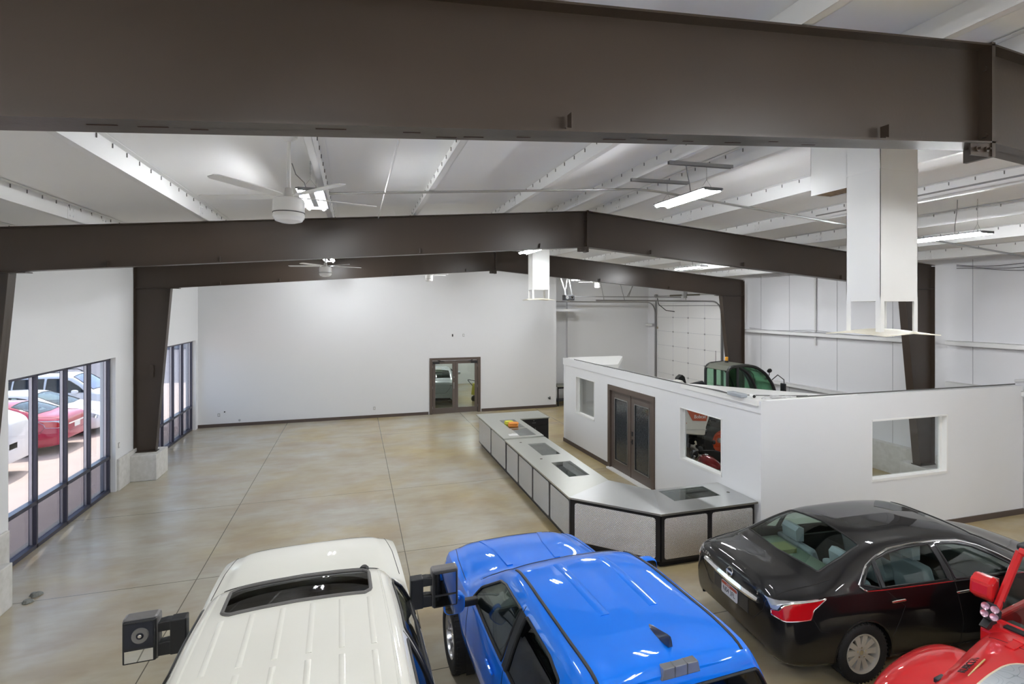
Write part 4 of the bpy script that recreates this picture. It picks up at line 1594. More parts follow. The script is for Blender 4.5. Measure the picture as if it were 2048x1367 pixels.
def wheel(parent, x, y, r, w, rr, side, spokes=10, m_=None, style='split', label=None):
    """tyre (part) with rim and brake disc (sub-parts); side = +1 when the outer face looks to +y"""
    Mx = Matrix.Translation((x, y, r)) @ Matrix.Rotation(-PI / 2 * side, 4, 'X')
    h = w / 2
    prof = [(rr, -h * .8), (rr + .02, -h * .92), (r - .05, -h), (r - .02, -h * .93), (r - .004, -h * .78), (r, -h * .5), (r, 0), (r, h * .5), (r - .004, h * .78), (r - .02, h * .93), (r - .05, h), (rr + .02, h * .92), (rr, h * .8)]
    b = MB().lathe(prof, 56, Mx)
    nt = 44
    for k in range(nt):                      # tread blocks
        for s in (-1, 1):
            a = 2 * PI * (k + (.5 if s > 0 else 0)) / nt
            b.box(r - .012, r + .004, -.35 * PI * r / nt * 1.1, .35 * PI * r / nt * 1.1, s * h * .38, s * h * .86, Mx @ Matrix.Rotation(a, 4, 'Z'))
    ty = b.build('wheel', M_tyre, parent, smooth=35)
    if label:
        ty['label'] = label
    m_ = m_ or M_alloy
    b = MB().lathe([(rr + .006, h * .82), (rr + .004, h * .9), (rr - .012, h * .84), (rr - .02, h * .6), (rr - .03, -h * .7), (rr, -h * .8)], 48, Mx)
    b.lathe([(0, h * .58), (.05, h * .6), (.075, h * .5), (.08, h * .3), (0, h * .3)], 28, Mx)
    for k in range(spokes):
        a = 2 * PI * k / spokes
        rot = Mx @ Matrix.Rotation(a, 4, 'Z')
        if style == 'split':
            w0, w1 = .022, .036
            pts = [(.04, -w0), (rr - .012, -w1), (rr - .012, w1), (.04, w0)]
            b.prism(pts, 'z', h * .35, h * .62, rot)
        elif style == 'forked':
            b.prism([(.05, -.03), (rr * .55, -.022), (rr * .55, .022), (.05, .03)], 'z', h * .3, h * .6, rot)
            for s in (-1, 1):
                b.prism([(rr * .5, s * .004), (rr * .56, s * .028), (rr - .01, s * .075), (rr - .01, s * .045)], 'z', h * .35, h * .72, rot)
        else:
            b.prism([(.04, -.014), (rr - .01, -.02), (rr - .01, .02), (.04, .014)], 'z', h * .4, h * .66, rot)
    b.build('rim', m_, ty, smooth=30)
    c = MB()
    for k in range(5):
        a = 2 * PI * k / 5 + .3
        c.lathe([(0, h * .66), (.011, h * .66), (.011, h * .58), (0, h * .58)], 6, Mx @ Matrix.Translation((.055 * math.cos(a), .055 * math.sin(a), 0)))
    c.lathe([(0, h * .66), (.026, h * .65), (.028, h * .58), (0, h * .58)], 18, Mx)
    tag(c.build('lug_nuts', M_chrome, ty), kind='stuff')
    MB().lathe([(0, h * .1), (rr - .05, h * .1), (rr - .05, -.02 + h * .1), (0, -.02 + h * .1)], 32, Mx).build('brake_disc', mat('brake_steel', (96, 94, 92), .4, metal=.8), ty)
    return ty


def well(parent, x, r, w, yout):
    """wheel housings, dark"""
    for s in (-1, 1):
        b = MB()
        n = 14
        y0, y1 = s * (yout - w), s * yout
        P = [(x + r * math.cos(R(a)), r * .0 + r * math.sin(R(a)) + .33) for a in np.linspace(-15, 195, n)]
        vs = [(px, y0, pz) for px, pz in P] + [(px, y1, pz) for px, pz in P]
        fs = [(i, i + 1, n + i + 1, n + i) for i in range(n - 1)] + [tuple(range(n))]
        b.add(vs, fs)
        b.build('wheel_housing', M_black, parent, smooth=0)


def seat(parent, x, y, z, m_, w=.5, back=.62):
    b = MB().prism([(x - .05, z), (x + .5, z + .04), (x + .52, z + .13), (x + .1, z + .12), (x - .08, z + back), (x - .2, z + back)], 'y', y - w / 2, y + w / 2)
    s = b.build('seat', m_, parent, smooth=50, bevel=.04)
    h = MB().prism([(x - .23, z + back + .04), (x - .12, z + back + .03), (x - .12, z + back + .21), (x - .2, z + back + .23), (x - .25, z + back + .18)], 'y', y - .13, y + .13)
    h.tube([(x - .17, y - .06, z + back - .05), (x - .17, y - .06, z + back + .08)], .006, 6).tube([(x - .17, y + .06, z + back - .05), (x - .17, y + .06, z + back + .08)], .006, 6)
    h.build('headrest', m_, s, smooth=60, bevel=.05)
    return s


def steering(parent, x, y, z, tilt=25):
    Mx = Matrix.Translation((x, y, z)) @ Matrix.Rotation(R(-90 + tilt), 4, 'Y')
    b = MB().tube([Mx @ Vector((.18 * math.cos(a), .18 * math.sin(a), 0)) for a in [2 * PI * k / 28 for k in range(28)]], .014, 8, closed=True)
    b.lathe([(0, -.02), (.07, -.02), (.06, .02), (0, .025)], 20, Mx)
    for a in (0, 120, 240):
        b.tube([Mx @ Vector((.05 * math.cos(R(a)), .05 * math.sin(R(a)), 0)), Mx @ Vector((.175 * math.cos(R(a)), .175 * math.sin(R(a)), 0))], .012, 6)
    return b.build('steering_wheel', M_plastic, parent)


def to_obj(bm, name, m_, parent):
    me = bpy.data.meshes.new(name)
    bmesh.ops.remove_doubles(bm, verts=bm.verts, dist=1e-5)
    bm.to_mesh(me)
    bm.free()
    me.materials.append(m_)
    for p in me.polygons:
        p.use_smooth = True
    me.set_sharp_from_angle(angle=R(32))
    o = bpy.data.objects.new(name, me)
    COL.objects.link(o)
    o.parent = parent
    return o


def rim_arch(bm, x, r, zc, w):
    for s in (1, -1):
        cut(bm, circ(x, zc, r), 'y', lambda c, s=s: c.y * s > w * .5 and c.z < zc + r + .1)


def arch_lip(parent, x, r, zc, bvh, m_, t=.016, off=.004):
    for s in (1, -1):
        pts = [(x + (r + .012) * math.cos(R(a)), s * 1.0, zc + (r + .012) * math.sin(R(a))) for a in range(-22, 203, 8)]
        q = on_skin(bvh, pts, 'y', s, off, .05)
        if len(q) > 2:
            MB().tube(q, t, 8).build('wheel_arch_lip', m_, parent)


# ---- sedan ------------------------------------------------------------------
SEDAN = [  # x, zs, wl, zm, wm, zb, wb, zt, wt, zc
    (0.0, .40, .66, .60, .70, .84, .64, .93, .50, .955),
    (.03, .34, .72, .60, .77, .88, .70, .98, .56, 1.015),
    (.10, .28, .80, .60, .84, .92, .76, 1.035, .60, 1.07),
    (.30, .24, .86, .62, .895, .96, .82, 1.055, .66, 1.095),
    (.52, .22, .87, .62, .91, .985, .845, 1.07, .70, 1.11),
    (.66, .21, .87, .62, .912, .99, .85, 1.10, .70, 1.15),
    (.97, .20, .875, .62, .915, .99, .855, 1.215, .665, 1.285),
    (1.30, .19, .88, .62, .915, .985, .855, 1.32, .625, 1.40),
    (1.58, .19, .88, .62, .915, .98, .855, 1.37, .61, 1.444),
    (2.30, .19, .88, .62, .915, .97, .855, 1.39, .60, 1.465),
    (2.75, .19, .88, .62, .915, .96, .855, 1.365, .60, 1.44),
    (3.05, .19, .88, .62, .915, .95, .855, 1.30, .62, 1.37),
    (3.45, .20, .88, .62, .912, .94, .85, 1.13, .67, 1.205),
    (3.80, .21, .87, .61, .91, .92, .84, .985, .72, 1.035),
    (3.92, .21, .87, .60, .905, .905, .84, .955, .72, 1.0),
    (4.30, .22, .86, .57, .89, .85, .80, .895, .68, .945),
    (4.60, .22, .82, .53, .85, .77, .74, .82, .60, .865),
    (4.76, .23, .74, .50, .77, .68, .66, .73, .50, .77),
    (4.86, .26, .60, .48, .62, .60, .56, .64, .40, .665)]


def sedan(name, loc, rz, label, pm, full=True, chrome=True, scale=(1, 1, 1), cat='car', group=None, glassm=None, keys=SEDAN, spoke='forked'):
    t = empty(name, loc, rz, label, cat, group)
    t.scale = scale
    bm = shell(keys, .06)
    gm = glassm or M_vglass
    rg = [(.71, -.60), (1.04, -.585), (1.33, -.545), (1.37, 0), (1.33, .545), (1.04, .585), (.71, .60), (.65, 0)]
    ws = [(3.02, -.54), (3.4, -.60), (3.76, -.64), (3.84, 0), (3.76, .64), (3.4, .60), (3.02, .54), (2.96, 0)]
    P = {}
    P['rear_windscreen'] = cut(bm, rg, 'z', lambda c: c.z > 1.0)
    P['windscreen'] = cut(bm, ws, 'z', lambda c: c.z > .9)
    side = [('quarter_window', [(1.12, 1.055), (1.33, 1.012), (1.35, 1.235), (1.26, 1.19)]),
            ('rear_door_window', [(1.39, 1.01), (2.31, 1.0), (2.24, 1.335), (1.9, 1.33), (1.6, 1.30), (1.39, 1.25)]),
            ('front_door_window', [(2.40, 1.0), (3.30, .985), (3.36, 1.03), (3.1, 1.16), (2.85, 1.265), (2.60, 1.315), (2.33, 1.33)])]
    for nm, poly in side:
        for s in (1, -1):
            P[nm, s] = cut(bm, poly, 'y', lambda c, s=s: c.y * s > .4 and c.z > .95)
    lamp = [(.0, .86), (.1, .965), (.42, .965), (.62, .985), (.42, .875), (.40, .79), (.0, .79)]
    for s in (1, -1):
        P['reversing_lamp', s] = cut(bm, [(.022, .86), (.022, .945), (.16, .96), (.5, .982), (.5, .972), (.2, .948), (.10, .92), (.06, .865)], 'y', lambda c, s=s: c.y * s > .3 and c.x < .8)
        P['tail_lamp', s] = cut(bm, [(.022, .80), (.022, .852), (.07, .858), (.11, .912), (.2, .943), (.5, .970), (.60, .983), (.42, .88), (.38, .79), (.1, .765)], 'y', lambda c, s=s: c.y * s > .3 and c.x < .8)
        P['headlamp', s] = cut(bm, [(4.2, .80), (4.55, .66), (4.80, .56), (4.80, .66), (4.5, .78)], 'y', lambda c, s=s: c.y * s > .3 and c.x > 4)
    for ax in (1.05, 3.83):
        rim_arch(bm, ax, .365, .335, .9)
    body = to_obj(bm, 'body', pm, t)
    for k, pc in P.items():
        nm = k if isinstance(k, str) else k[0]
        if 'lamp' in nm:
            if nm == 'tail_lamp':
                o = piece(nm, pc, M_red_lens, t, .006, .02)
                trim('lamp_rim', pc, .007, M_chrome, o, .006)
            else:
                piece(nm, pc, M_clear_lens, t, .003, .02)
        else:
            o = piece(nm, pc, gm, t, -.002, .004)
            trim('window_seal', pc, .011, M_black, o, .0)
    # chrome line round the side windows
    allo = [o for o in kids(t) if o.type == 'MESH']
    bvh = bvh_of(allo)
    if chrome:
        for s in (1, -1):
            outline = [(1.06, 1.045), (1.12, 1.0), (1.4, .99), (2.4, .98), (3.33, .962)]
            upper = [(1.06, 1.055), (1.24, 1.205), (1.42, 1.28), (1.64, 1.335), (2.0, 1.354), (2.35, 1.356), (2.7, 1.33), (2.95, 1.265), (3.2, 1.16), (3.45, 1.03)]
            b = MB()
            for ln in (outline, upper):
                q = on_skin(bvh, [(x, s * 1.0, z) for x, z in ln], 'y', s, .002, .05)
                if len(q) > 2:
                    b.tube(q, .011, 6)
            b.build('window_chrome', M_chrome, t)
            for x0, x1 in ((1.34, 1.38), (2.28, 2.36)):
                b = MB()
                pts = on_skin(bvh, [(x0 + .03, s, 1.01), (x0 + (.0 if x0 > 2 else .03), s, 1.31 if x0 > 2 else 1.26)], 'y', s, .003, .04)
                if len(pts) > 1:
                    b.tube(pts, .03 if x0 > 2 else .018, 4).build('door_pillar_trim', M_plastic, t)
    lines = mir([([(2.35, .9, 1.3), (2.37, .9, 1.0), (2.42, .9, .5), (2.40, .9, .26)], 'y', 1), ([(1.37, .9, 1.28), (1.37, .9, 1.0), (1.62, .9, .8), (1.5, .9, .62), (1.42, .9, .5)], 'y', 1),
                 ([(3.42, .9, .98), (3.46, .9, .8), (3.44, .9, .3)], 'y', 1), ([(1.5, .9, .27), (3.4, .9, .27)], 'y', 1), ([(.40, .9, .80), (.48, .9, .66), (.6, .9, .64)], 'y', 1)])
    lines += [([(.08, -.68, 2), (.75, -.72, 2)], 'z', 1), ([(.08, .68, 2), (.75, .72, 2)], 'z', 1), ([(3.98, -.74, 2), (4.7, -.55, 2)], 'z', 1), ([(3.98, .74, 2), (4.7, .55, 2)], 'z', 1)]
    lines += [([(-1, -.62, .93), (-1, -.6, .8), (-1, -.42, .6), (-1, .42, .6), (-1, .6, .8), (-1, .62, .93)], 'x', -1)]
    seam('panel_gaps', bvh, lines, body, .0045)
    # door handles, mirrors
    for s in (1, -1):
        for x in (1.42, 2.34):
            q = on_skin(bvh, [(x, s, .865), (x + .2, s, .87)], 'y', s, .022, .03)
            if len(q) > 2:
                MB().tube(q, [.009] + [.014] * (len(q) - 2) + [.009], 8).build('door_handle', M_chrome if chrome else pm, t)
        b = MB()
        vs = []
        prof = [(3.22, .86, 1.0, .03), (3.24, .92, 1.015, .06), (3.26, .98, 1.03, .078), (3.27, 1.05, 1.035, .07), (3.27, 1.1, 1.03, .04)]
        rings = []
        for (x, y, z, h) in prof:
            rings.append([(x - .06 + .13 * (math.cos(a) * .5 + .5) * (h / .078) ** .5, s * y, z + h * math.sin(a)) for a in [2 * PI * k / 14 for k in range(14)]])
        vs = [p for r_ in rings for p in r_]
        fs = [(i * 14 + k, i * 14 + (k + 1) % 14, (i + 1) * 14 + (k + 1) % 14, (i + 1) * 14 + k) for i in range(4) for k in range(14)] + [tuple(range(14)), tuple(range(56, 70))]
        mm = b.add(vs, fs).build('door_mirror', pm, t, smooth=60)
        MB().box(3.175, 3.182, min(s * .93, s * 1.07), max(s * .93, s * 1.07), .99, 1.08).build('mirror_glass', M_mirror, mm, smooth=0)
    for ax in (1.05, 3.83):
        well(t, ax, .375, .3, .86)
        for s in (1, -1):
            wheel(t, ax, s * .79, .33, .215, .215, s, 10 if spoke == 'split' else 5, M_alloy, spoke)
        arch_lip(t, ax, .365, .335, bvh, pm, .008, -.002)
    MB().box(.5, 4.5, -.7, .7, .2, .24).build('underbody', M_black, t, smooth=0)
    # cabin
    MB().box(1.2, 3.6, -.72, .72, .24, .3).box(.7, 1.22, -.7, .7, .3, .95).box(1.2, 3.5, -.74, -.7, .3, .92).box(1.2, 3.5, .7, .74, .3, .92).build('cabin_tub', M_dark, t, smooth=0)
    MB().prism([(3.2, .7), (3.6, .7), (3.72, .93), (3.5, .97), (3.25, .95)], 'y', -.7, .7).build('dashboard', M_plastic, t, smooth=0, bevel=.02)
    MB().box(.70, 1.2, -.66, .66, .95, .99).build('parcel_shelf', mat('grey_parcel_shelf', (104, 116, 108), .9), t, smooth=0, bevel=.01)
    sm = M_seat if full else M_blackseat
    for y in (-.38, .38):
        seat(t, 2.4, y, .42, sm)
    for y in (-.4, .4):
        seat(t, 1.42, y, .42, sm, .62, .60)
    if full:
        steering(t, 3.1, .38, .9)
    return t, body, bvh


pm_black = paint('black_metallic_paint', (8, 8, 11), 0, .3, dust=(22, 22, 24))
car, body, bvh = sedan('sedan', (4.45, 5.38, 0), R(-4.5), 'black four door sedan seen from behind, parked beside the office wall', pm_black, spoke='split')
# number plate, badges, chrome strip on the boot lid
x_ = .0
b = MB()
q = on_skin(bvh, [(-1, .52, .855), (-1, .3, .835), (-1, 0, .825), (-1, -.3, .835), (-1, -.52, .855)], 'x', -1, .008, .04)
vs, fs = [], []
for i, p in enumerate(q):
    h = .028 + .016 * (1 - abs(p.y) / .55)
    vs += [(p.x - .012, p.y, p.z + h), (p.x - .03, p.y, p.z - .0), (p.x - .012, p.y, p.z - h), (p.x + .03, p.y, p.z - h), (p.x + .03, p.y, p.z + h)]
n = len(q)
for i in range(n - 1):
    for k in range(5):
        fs.append((i * 5 + k, i * 5 + (k + 1) % 5, (i + 1) * 5 + (k + 1) % 5, (i + 1) * 5 + k))
fs += [(0, 1, 2, 3, 4), tuple(range((n - 1) * 5, n * 5))]
b.add(vs, fs).build('boot_chrome_strip', M_chrome, car, smooth=40)
MB().box(-.008, .03, -.34, .34, .60, .77).build('plate_recess', mat('dark_grey_recess', (38, 40, 46), .35), car, smooth=0, bevel=.01)
pl = MB().prism(rrect(-.155, .155, .61, .765, .02), 'x', -.02, -.012).build('number_plate', mat('plate_white', (214, 216, 222), .4), car, smooth=0)
b = MB().prism(rrect(-.15, .15, .725, .76, .012), 'x', -.0215, -.0195).build('plate_band', mat('plate_orange', (176, 72, 50), .5), pl, smooth=0)
text('plate_text', 'N04 3FL', .085, mat('plate_navy', (30, 34, 60), .5), pl, frame_M((-.0205, .005, .672), (0, -1, 0), (0, 0, 1)), .001, .8)
text('plate_state', 'UTAH', .026, M_white, pl, frame_M((-.022, .02, .742), (0, -1, 0), (0, 0, 1)), .0005)
MB().lathe([(0, 0), (.015, 0), (.015, .002), (0, .002)], 16, frame_M((-.0195, -.12, .735), (0, 1, 0), (0, 0, 1))).build('plate_sticker', mat('sticker_yellow', (206, 176, 60), .5), pl)
bx = on_skin(bvh, [(-1, 0, .93), (-1, .001, .93)], 'x', -1, .0, .01)[0]
bd = MB()
Mb = frame_M((bx.x - .012, 0, .925), (0, -1, 0), (.35, 0, 1))
bd.tube([Mb @ Vector((.05 * math.cos(a), .05 * math.sin(a), 0)) for a in [2 * PI * k / 28 for k in range(28)]], .0075, 8, closed=True)
bd.box(-.062, .062, -.011, .011, -.006, .008, Mb)
bd.build('round_badge', M_chrome, car)
for s_, yy, sz in (('ALTIMA', .5, .055), ('S', -.5, .05)):
    pt = on_skin(bvh, [(-1, yy, .925), (-1, yy + .001, .925)], 'x', -1, .0, .01)
    if pt:
        text('name_badge', s_, sz, M_chrome, car, frame_M((pt[0].x - .006, yy, .93), (-.12 if yy < 0 else .12, -1, 0), (.35, 0, 1)), .002, 1.1)
tag(MB().box(.82, 1.06, .12, .34, .992, 1.05).build('tissue_box', mat('olive_box', (120, 122, 84), .8), car, smooth=0, bevel=.006))
for k_ in kids(car):
    if k_.name.startswith('tissue_box'):
        k_['label'] = 'olive coloured box on the parcel shelf'

# ---- pickups ----------------------------------------------------------------
def flat_tube(q, w, h, up=None):
    """strip of width w lying on points q (moulding), as (verts, faces)"""
    vs, fs = [], []
    n = len(q)
    for i, p in enumerate(q):
        d = (q[min(i + 1, n - 1)] - q[max(i - 1, 0)]).normalized()
        u = Vector(up or (0, 0, 1))
        a = d.cross(u).normalized()
        u = a.cross(d).normalized()
        for aa, hh in ((-w / 2, -h), (-w / 2 * .7, h), (w / 2 * .7, h), (w / 2, -h)):
            vs.append(p + a * aa + u * hh)
    for i in range(n - 1):
        for k in range(4):
            fs.append((i * 4 + k, i * 4 + (k + 1) % 4, (i + 1) * 4 + (k + 1) % 4, (i + 1) * 4 + k))
    fs += [(0, 1, 2, 3), tuple(range(4 * n - 4, 4 * n))[::-1]]
    return vs, fs


def pickup(name, loc, rz, label, pm, keys, D, cat='pickup truck'):
    t = empty(name, loc, rz, label, cat)
    bm = shell(keys, .06)
    P = {}
    for nm, poly in D['side']:
        for s in (1, -1):
            P[nm, s] = cut(bm, poly, 'y', lambda c, s=s: c.y * s > .4 and c.z > D['belt'])
    x0, x1, w0, w1 = D['ws']
    P['windscreen'] = cut(bm, [(x0, -w0), ((x0 + x1) / 2, -(w0 + w1) / 2), (x1, -w1), (x1 + .07, 0), (x1, w1), ((x0 + x1) / 2, (w0 + w1) / 2), (x0, w0), (x0 - .02, 0)], 'z', lambda c: c.z > D['belt'])
    yw, zw0, zw1 = D['rw']
    P['rear_window'] = cut(bm, [(-yw, zw0), (yw, zw0), (yw * .94, zw1), (-yw * .94, zw1)], 'x', lambda c: c.x < keys[0][0] + .03 and c.z > D['belt'])
    if 'sunroof' in D:
        a, b_, w = D['sunroof']
        e = .05
        P['sunroof'] = cut(bm, [(a, -w + e), (a + e, -w), (b_ - e, -w), (b_, -w + e), (b_, w - e), (b_ - e, w), (a + e, w), (a, w - e)], 'z', lambda c: c.z > 1.7)
    for s in (1, -1):
        P['headlamp', s] = cut(bm, D['lamp'], 'y', lambda c, s=s: c.y * s > .3 and c.x > D['lampx'])
    fx, rx, r, rad = D['fx'], D['rx'], D['r'], D['r'] + .075
    rim_arch(bm, fx, rad, r + .02, .9)
    body = to_obj(bm, 'cab_body', pm, t)
    for k, pc in P.items():
        nm = k if isinstance(k, str) else k[0]
        if nm == 'headlamp':
            piece(nm, pc, M_clear_lens, t, .003, .03)
        elif nm == 'sunroof':
            o = piece(nm, pc, glass('smoked_sunroof_glass', (.22, .22, .22), 1.0), t, .004, .006)
            trim('sunroof_seal', pc, .014, mat('grey_rubber', (96, 94, 92), .5), o, .004)
        else:
            gm = M_vdark if nm in ('rear_window', 'rear_door_window') else M_vglass
            o = piece(nm, pc, gm, t, -.003, .004)
            trim('window_seal', pc, .006 if nm == 'windscreen' else .014, M_black, o, .0)
    bvh = bvh_of([o for o in kids(t) if o.type == 'MESH'])
    W_ = D['w']
    seam('panel_gaps', bvh, mir(D['seams']), body, .004)
    # bed
    xb, zt, zb_ = keys[0][0] - .03, D['bedtop'], D['bedbot']
    arch = [(rx + rad * math.cos(R(a)), r + .02 + rad * math.sin(R(a))) for a in range(0, 181, 12)]
    arch = [(x, z) for x, z in arch if z > zb_]
    poly = [(.1, zb_), (.1, zt), (xb, zt), (xb, zb_)] + arch
    for s in (1, -1):
        b = MB().prism(poly, 'y', *sorted((s * (W_ - .14), s * W_)))
        b.build('bed_side', pm, t, smooth=0, bevel=.02)
        b = MB().box(.12, xb - .02, *sorted((s * (W_ - .15), s * (W_ + .0))), zt, zt + .03)
        b.build('bed_rail_cap', M_plastic, t, smooth=0, bevel=.01)
        MB().box(.06, .1, *sorted((s * (W_ - .14), s * (W_ - .01))), zb_ + .2, zt - .05).build('tail_lamp', M_red_lens, t, smooth=0, bevel=.01)
    MB().box(.04, .1, -W_ + .15, W_ - .15, zb_, zt).build('tailgate', pm, t, smooth=0, bevel=.015)
    MB().box(.1, xb, -W_ + .15, W_ - .15, zb_ + .12, zb_ + .16).box(xb - .03, xb, -W_ + .15, W_ - .15, zb_, zt).build('bed_floor', M_plastic, t, smooth=0)
    MB().box(-.12, .1, -W_ + .05, W_ - .05, zb_ - .06, zb_ + .14).build('rear_bumper', D['bump'], t, smooth=0, bevel=.04)
    L = keys[-1][0]
    MB().box(L - .16, L + .06, -W_ + .12, W_ - .12, D['fb'], D['fb'] + .2).build('front_bumper', D['bump'], t, smooth=0, bevel=.05)
    MB().box(L - .02, L + .02, -.45, .45, D['fb'] + .22, D['fb'] + .42).build('grille', M_plastic, t, smooth=0, bevel=.02)
    MB().box(.6, L - .2, -.55, .55, .38, .5).build('chassis', M_black, t, smooth=0)
    MB().box(keys[0][0] + .05, fx - .6, -W_ + .14, W_ - .14, .5, .56).build('cabin_floor', M_dark, t, smooth=0)
    cr, cf = D['seats']
    for x, m_ in ((cf, M_blackseat), (cr, M_blackseat)):
        for y in (-.4, .4):
            seat(t, x, y, D['sz'], m_, .54, .66)
    steering(t, cf + .62, .4, D['sz'] + .46)
    MB().prism([(cf + .75, D['sz'] + .1), (x1 + .1, D['sz'] + .1), (x1 + .08, D['belt'] + .0), (cf + .8, D['belt'] + .02)], 'y', -W_ + .2, W_ - .2).build('dashboard', M_plastic, t, smooth=0, bevel=.03)
    for ax in (rx, fx):
        for s in (1, -1):
            wheel(t, ax, s * (W_ - D.get('inset', .15)), r, D['tw'], D['rr'], s, D['spokes'], D['rimm'], D['rim'])
    well(t, fx, rad + .01, .34, W_ - .06)
    well(t, rx, rad + .01, .3, W_ - .1)
    if D.get('lip'):
        arch_lip(t, fx, rad - .02, r + .02, bvh, D['lip'], .03, .012)
        for s in (1, -1):
            MB().tube([(rx + (rad - .005) * math.cos(R(a)), s * (W_ + .01), r + .02 + (rad - .005) * math.sin(R(a))) for a in range(-10, 191, 10)], .028, 8).build('wheel_arch_lip', D['lip'], t)
    for s in (1, -1):
        for x, z in D['handles']:
            q = on_skin(bvh, [(x, s, z), (x + .2, s, z)], 'y', s, .02, .03)
            if len(q) > 2:
                MB().tube(q, [.01] + [.016] * (len(q) - 2) + [.01], 8).build('door_handle', D['hm'], t)
    for k_ in D.get('roof', []):
        pts, w, h, m_, nm = k_
        q = on_skin(bvh, [(x, y, 2.5) for x, y in pts], 'z', 1, 0, .05)
        if len(q) > 2:
            vs, fs = flat_tube(q, w, h)
            MB().add(vs, fs).build(nm, m_, t, smooth=60)
    return t, body, bvh


pm_blue = paint('bright_blue_paint', (6, 120, 240), .0, .3, dust=(4, 115, 234))
BLUE = [
    (1.50, .52, .87, .80, .92, 1.16, .90, 1.63, .64, 1.69),
    (1.53, .50, .885, .80, .932, 1.165, .91, 1.675, .665, 1.735),
    (1.62, .49, .89, .80, .936, 1.168, .912, 1.705, .68, 1.768),
    (1.90, .48, .89, .80, .94, 1.17, .915, 1.72, .685, 1.788),
    (2.60, .47, .89, .80, .94, 1.165, .915, 1.72, .68, 1.792),
    (3.02, .47, .89, .80, .94, 1.155, .915, 1.69, .67, 1.765),
    (3.22, .47, .89, .80, .94, 1.15, .912, 1.63, .67, 1.705),
    (3.70, .48, .89, .80, .94, 1.14, .905, 1.37, .73, 1.43),
    (4.02, .48, .89, .80, .94, 1.13, .90, 1.19, .78, 1.235),
    (4.14, .49, .88, .80, .93, 1.12, .90, 1.165, .79, 1.205),
    (4.60, .50, .88, .80, .935, 1.10, .885, 1.145, .74, 1.185),
    (5.00, .52, .89, .80, .95, 1.06, .86, 1.10, .70, 1.145),
    (5.20, .52, .84, .78, .90, .98, .80, 1.04, .60, 1.08),
    (5.33, .50, .74, .74, .80, .86, .70, .92, .50, .96),
    (5.40, .50, .62, .70, .66, .76, .58, .82, .42, .86)]
rails = []
for s in (1, -1):
    rails.append(([(1.53, s * .585), (1.9, s * .60), (2.6, s * .60), (3.16, s * .585)], .03, .008, M_plastic, 'roof_ditch_strip'))
for y in (-.22, .22):
    rails.append(([(2.1, y), (3.0, y * 1.05)], .1, .004, pm_blue, 'roof_rib'))
for y in (-.3, .3):
    rails.append(([(4.2, y), (4.7, y * 1.1), (5.05, y * 1.35)], .09, .012, pm_blue, 'bonnet_ridge'))
DB = dict(inset=.09, belt=1.17, side=[('front_door_window', [(2.66, 1.215), (3.70, 1.2), (3.62, 1.33), (3.25, 1.56), (3.08, 1.61), (2.62, 1.635)]),
                           ('rear_door_window', [(1.82, 1.225), (2.52, 1.215), (2.50, 1.64), (2.0, 1.635), (1.80, 1.60), (1.74, 1.45)])],
          ws=(3.26, 3.94, .58, .70), rw=(.62, 1.24, 1.56), lamp=[(4.98, .84), (5.34, .76), (5.34, .88), (5.1, 1.0), (4.98, .98)], lampx=4.9,
          fx=4.42, rx=1.10, r=.385, w=.94, bedtop=1.13, bedbot=.52, bump=M_plastic, fb=.42, seats=(1.85, 2.62), sz=.62, tw=.26, rr=.23, spokes=6,
          rimm=M_machined, rim='forked', lip=M_plastic, handles=[(1.98, 1.04), (2.78, 1.03)], hm=pm_blue,
          seams=[([(2.58, 1, 1.68), (2.58, 1, 1.2), (2.6, 1, .5)], 'y', 1), ([(3.76, 1, 1.14), (3.78, 1, .55)], 'y', 1), ([(1.66, 1, 1.6), (1.66, 1, 1.2), (1.72, 1, .8), (1.9, 1, .55)], 'y', 1),
                 ([(4.14, .84, 2), (4.7, .80, 2), (5.1, .74, 2)], 'z', 1), ([(4.14, -.84, 2), (4.7, -.80, 2), (5.1, -.74, 2)], 'z', 1), ([(5.12, -.7, 2), (5.16, 0, 2), (5.12, .7, 2)], 'z', 1)],
          roof=rails)
tr, body, bvh = pickup('pickup_truck', (2.17, 1.6, 0), R(92), 'bright blue crew cab pickup at the bottom middle of the photo', pm_blue, BLUE, DB)
# shark fin, high brake lamp, roof notch
z = on_skin(bvh, [(1.75, -.04, 2), (1.76, -.04, 2)], 'z', 1, 0, .01)[0].z
b = MB()
rings = []
for x, w, h in ((1.62, .016, .07), (1.66, .024, .066), (1.72, .03, .05), (1.80, .034, .03), (1.86, .03, .014), (1.90, .012, .004)):
    rings.append([(x, -.04 - w, z - .004), (x, -.04 - w * .6, z + h * .55), (x, -.04, z + h), (x, -.04 + w * .6, z + h * .55), (x, -.04 + w, z - .004)])
vs = [p for r_ in rings for p in r_]
fs = [(i * 5 + k, i * 5 + k + 1, (i + 1) * 5 + k + 1, (i + 1) * 5 + k) for i in range(5) for k in range(4)] + [(0, 1, 2, 3, 4), tuple(range(25, 30))]
b.add(vs, fs).build('roof_antenna', mat('dark_blue_plastic', (18, 32, 64), .3, coat=.6), tr, smooth=50)
q = on_skin(bvh, [(1.535, -.2, 2), (1.535, .12, 2)], 'z', 1, 0, .04)
z0 = q[0].z
ml = MB().prism([(-.19, 1.66), (.13, 1.66), (.11, z0 + .006), (-.17, z0 + .006)], 'x', 1.485, 1.565).build('high_brake_lamp', mat('smoked_clear_lens', (150, 152, 156), .12, metal=.5, coat=1), tr, smooth=0, bevel=.006)
for y in (-.08, .02):
    MB().box(1.484, 1.566, y - .003, y + .003, 1.665, z0 + .0075).build('lens_divider', mat('dark_lens_seam', (70, 72, 76), .3), ml, smooth=0)



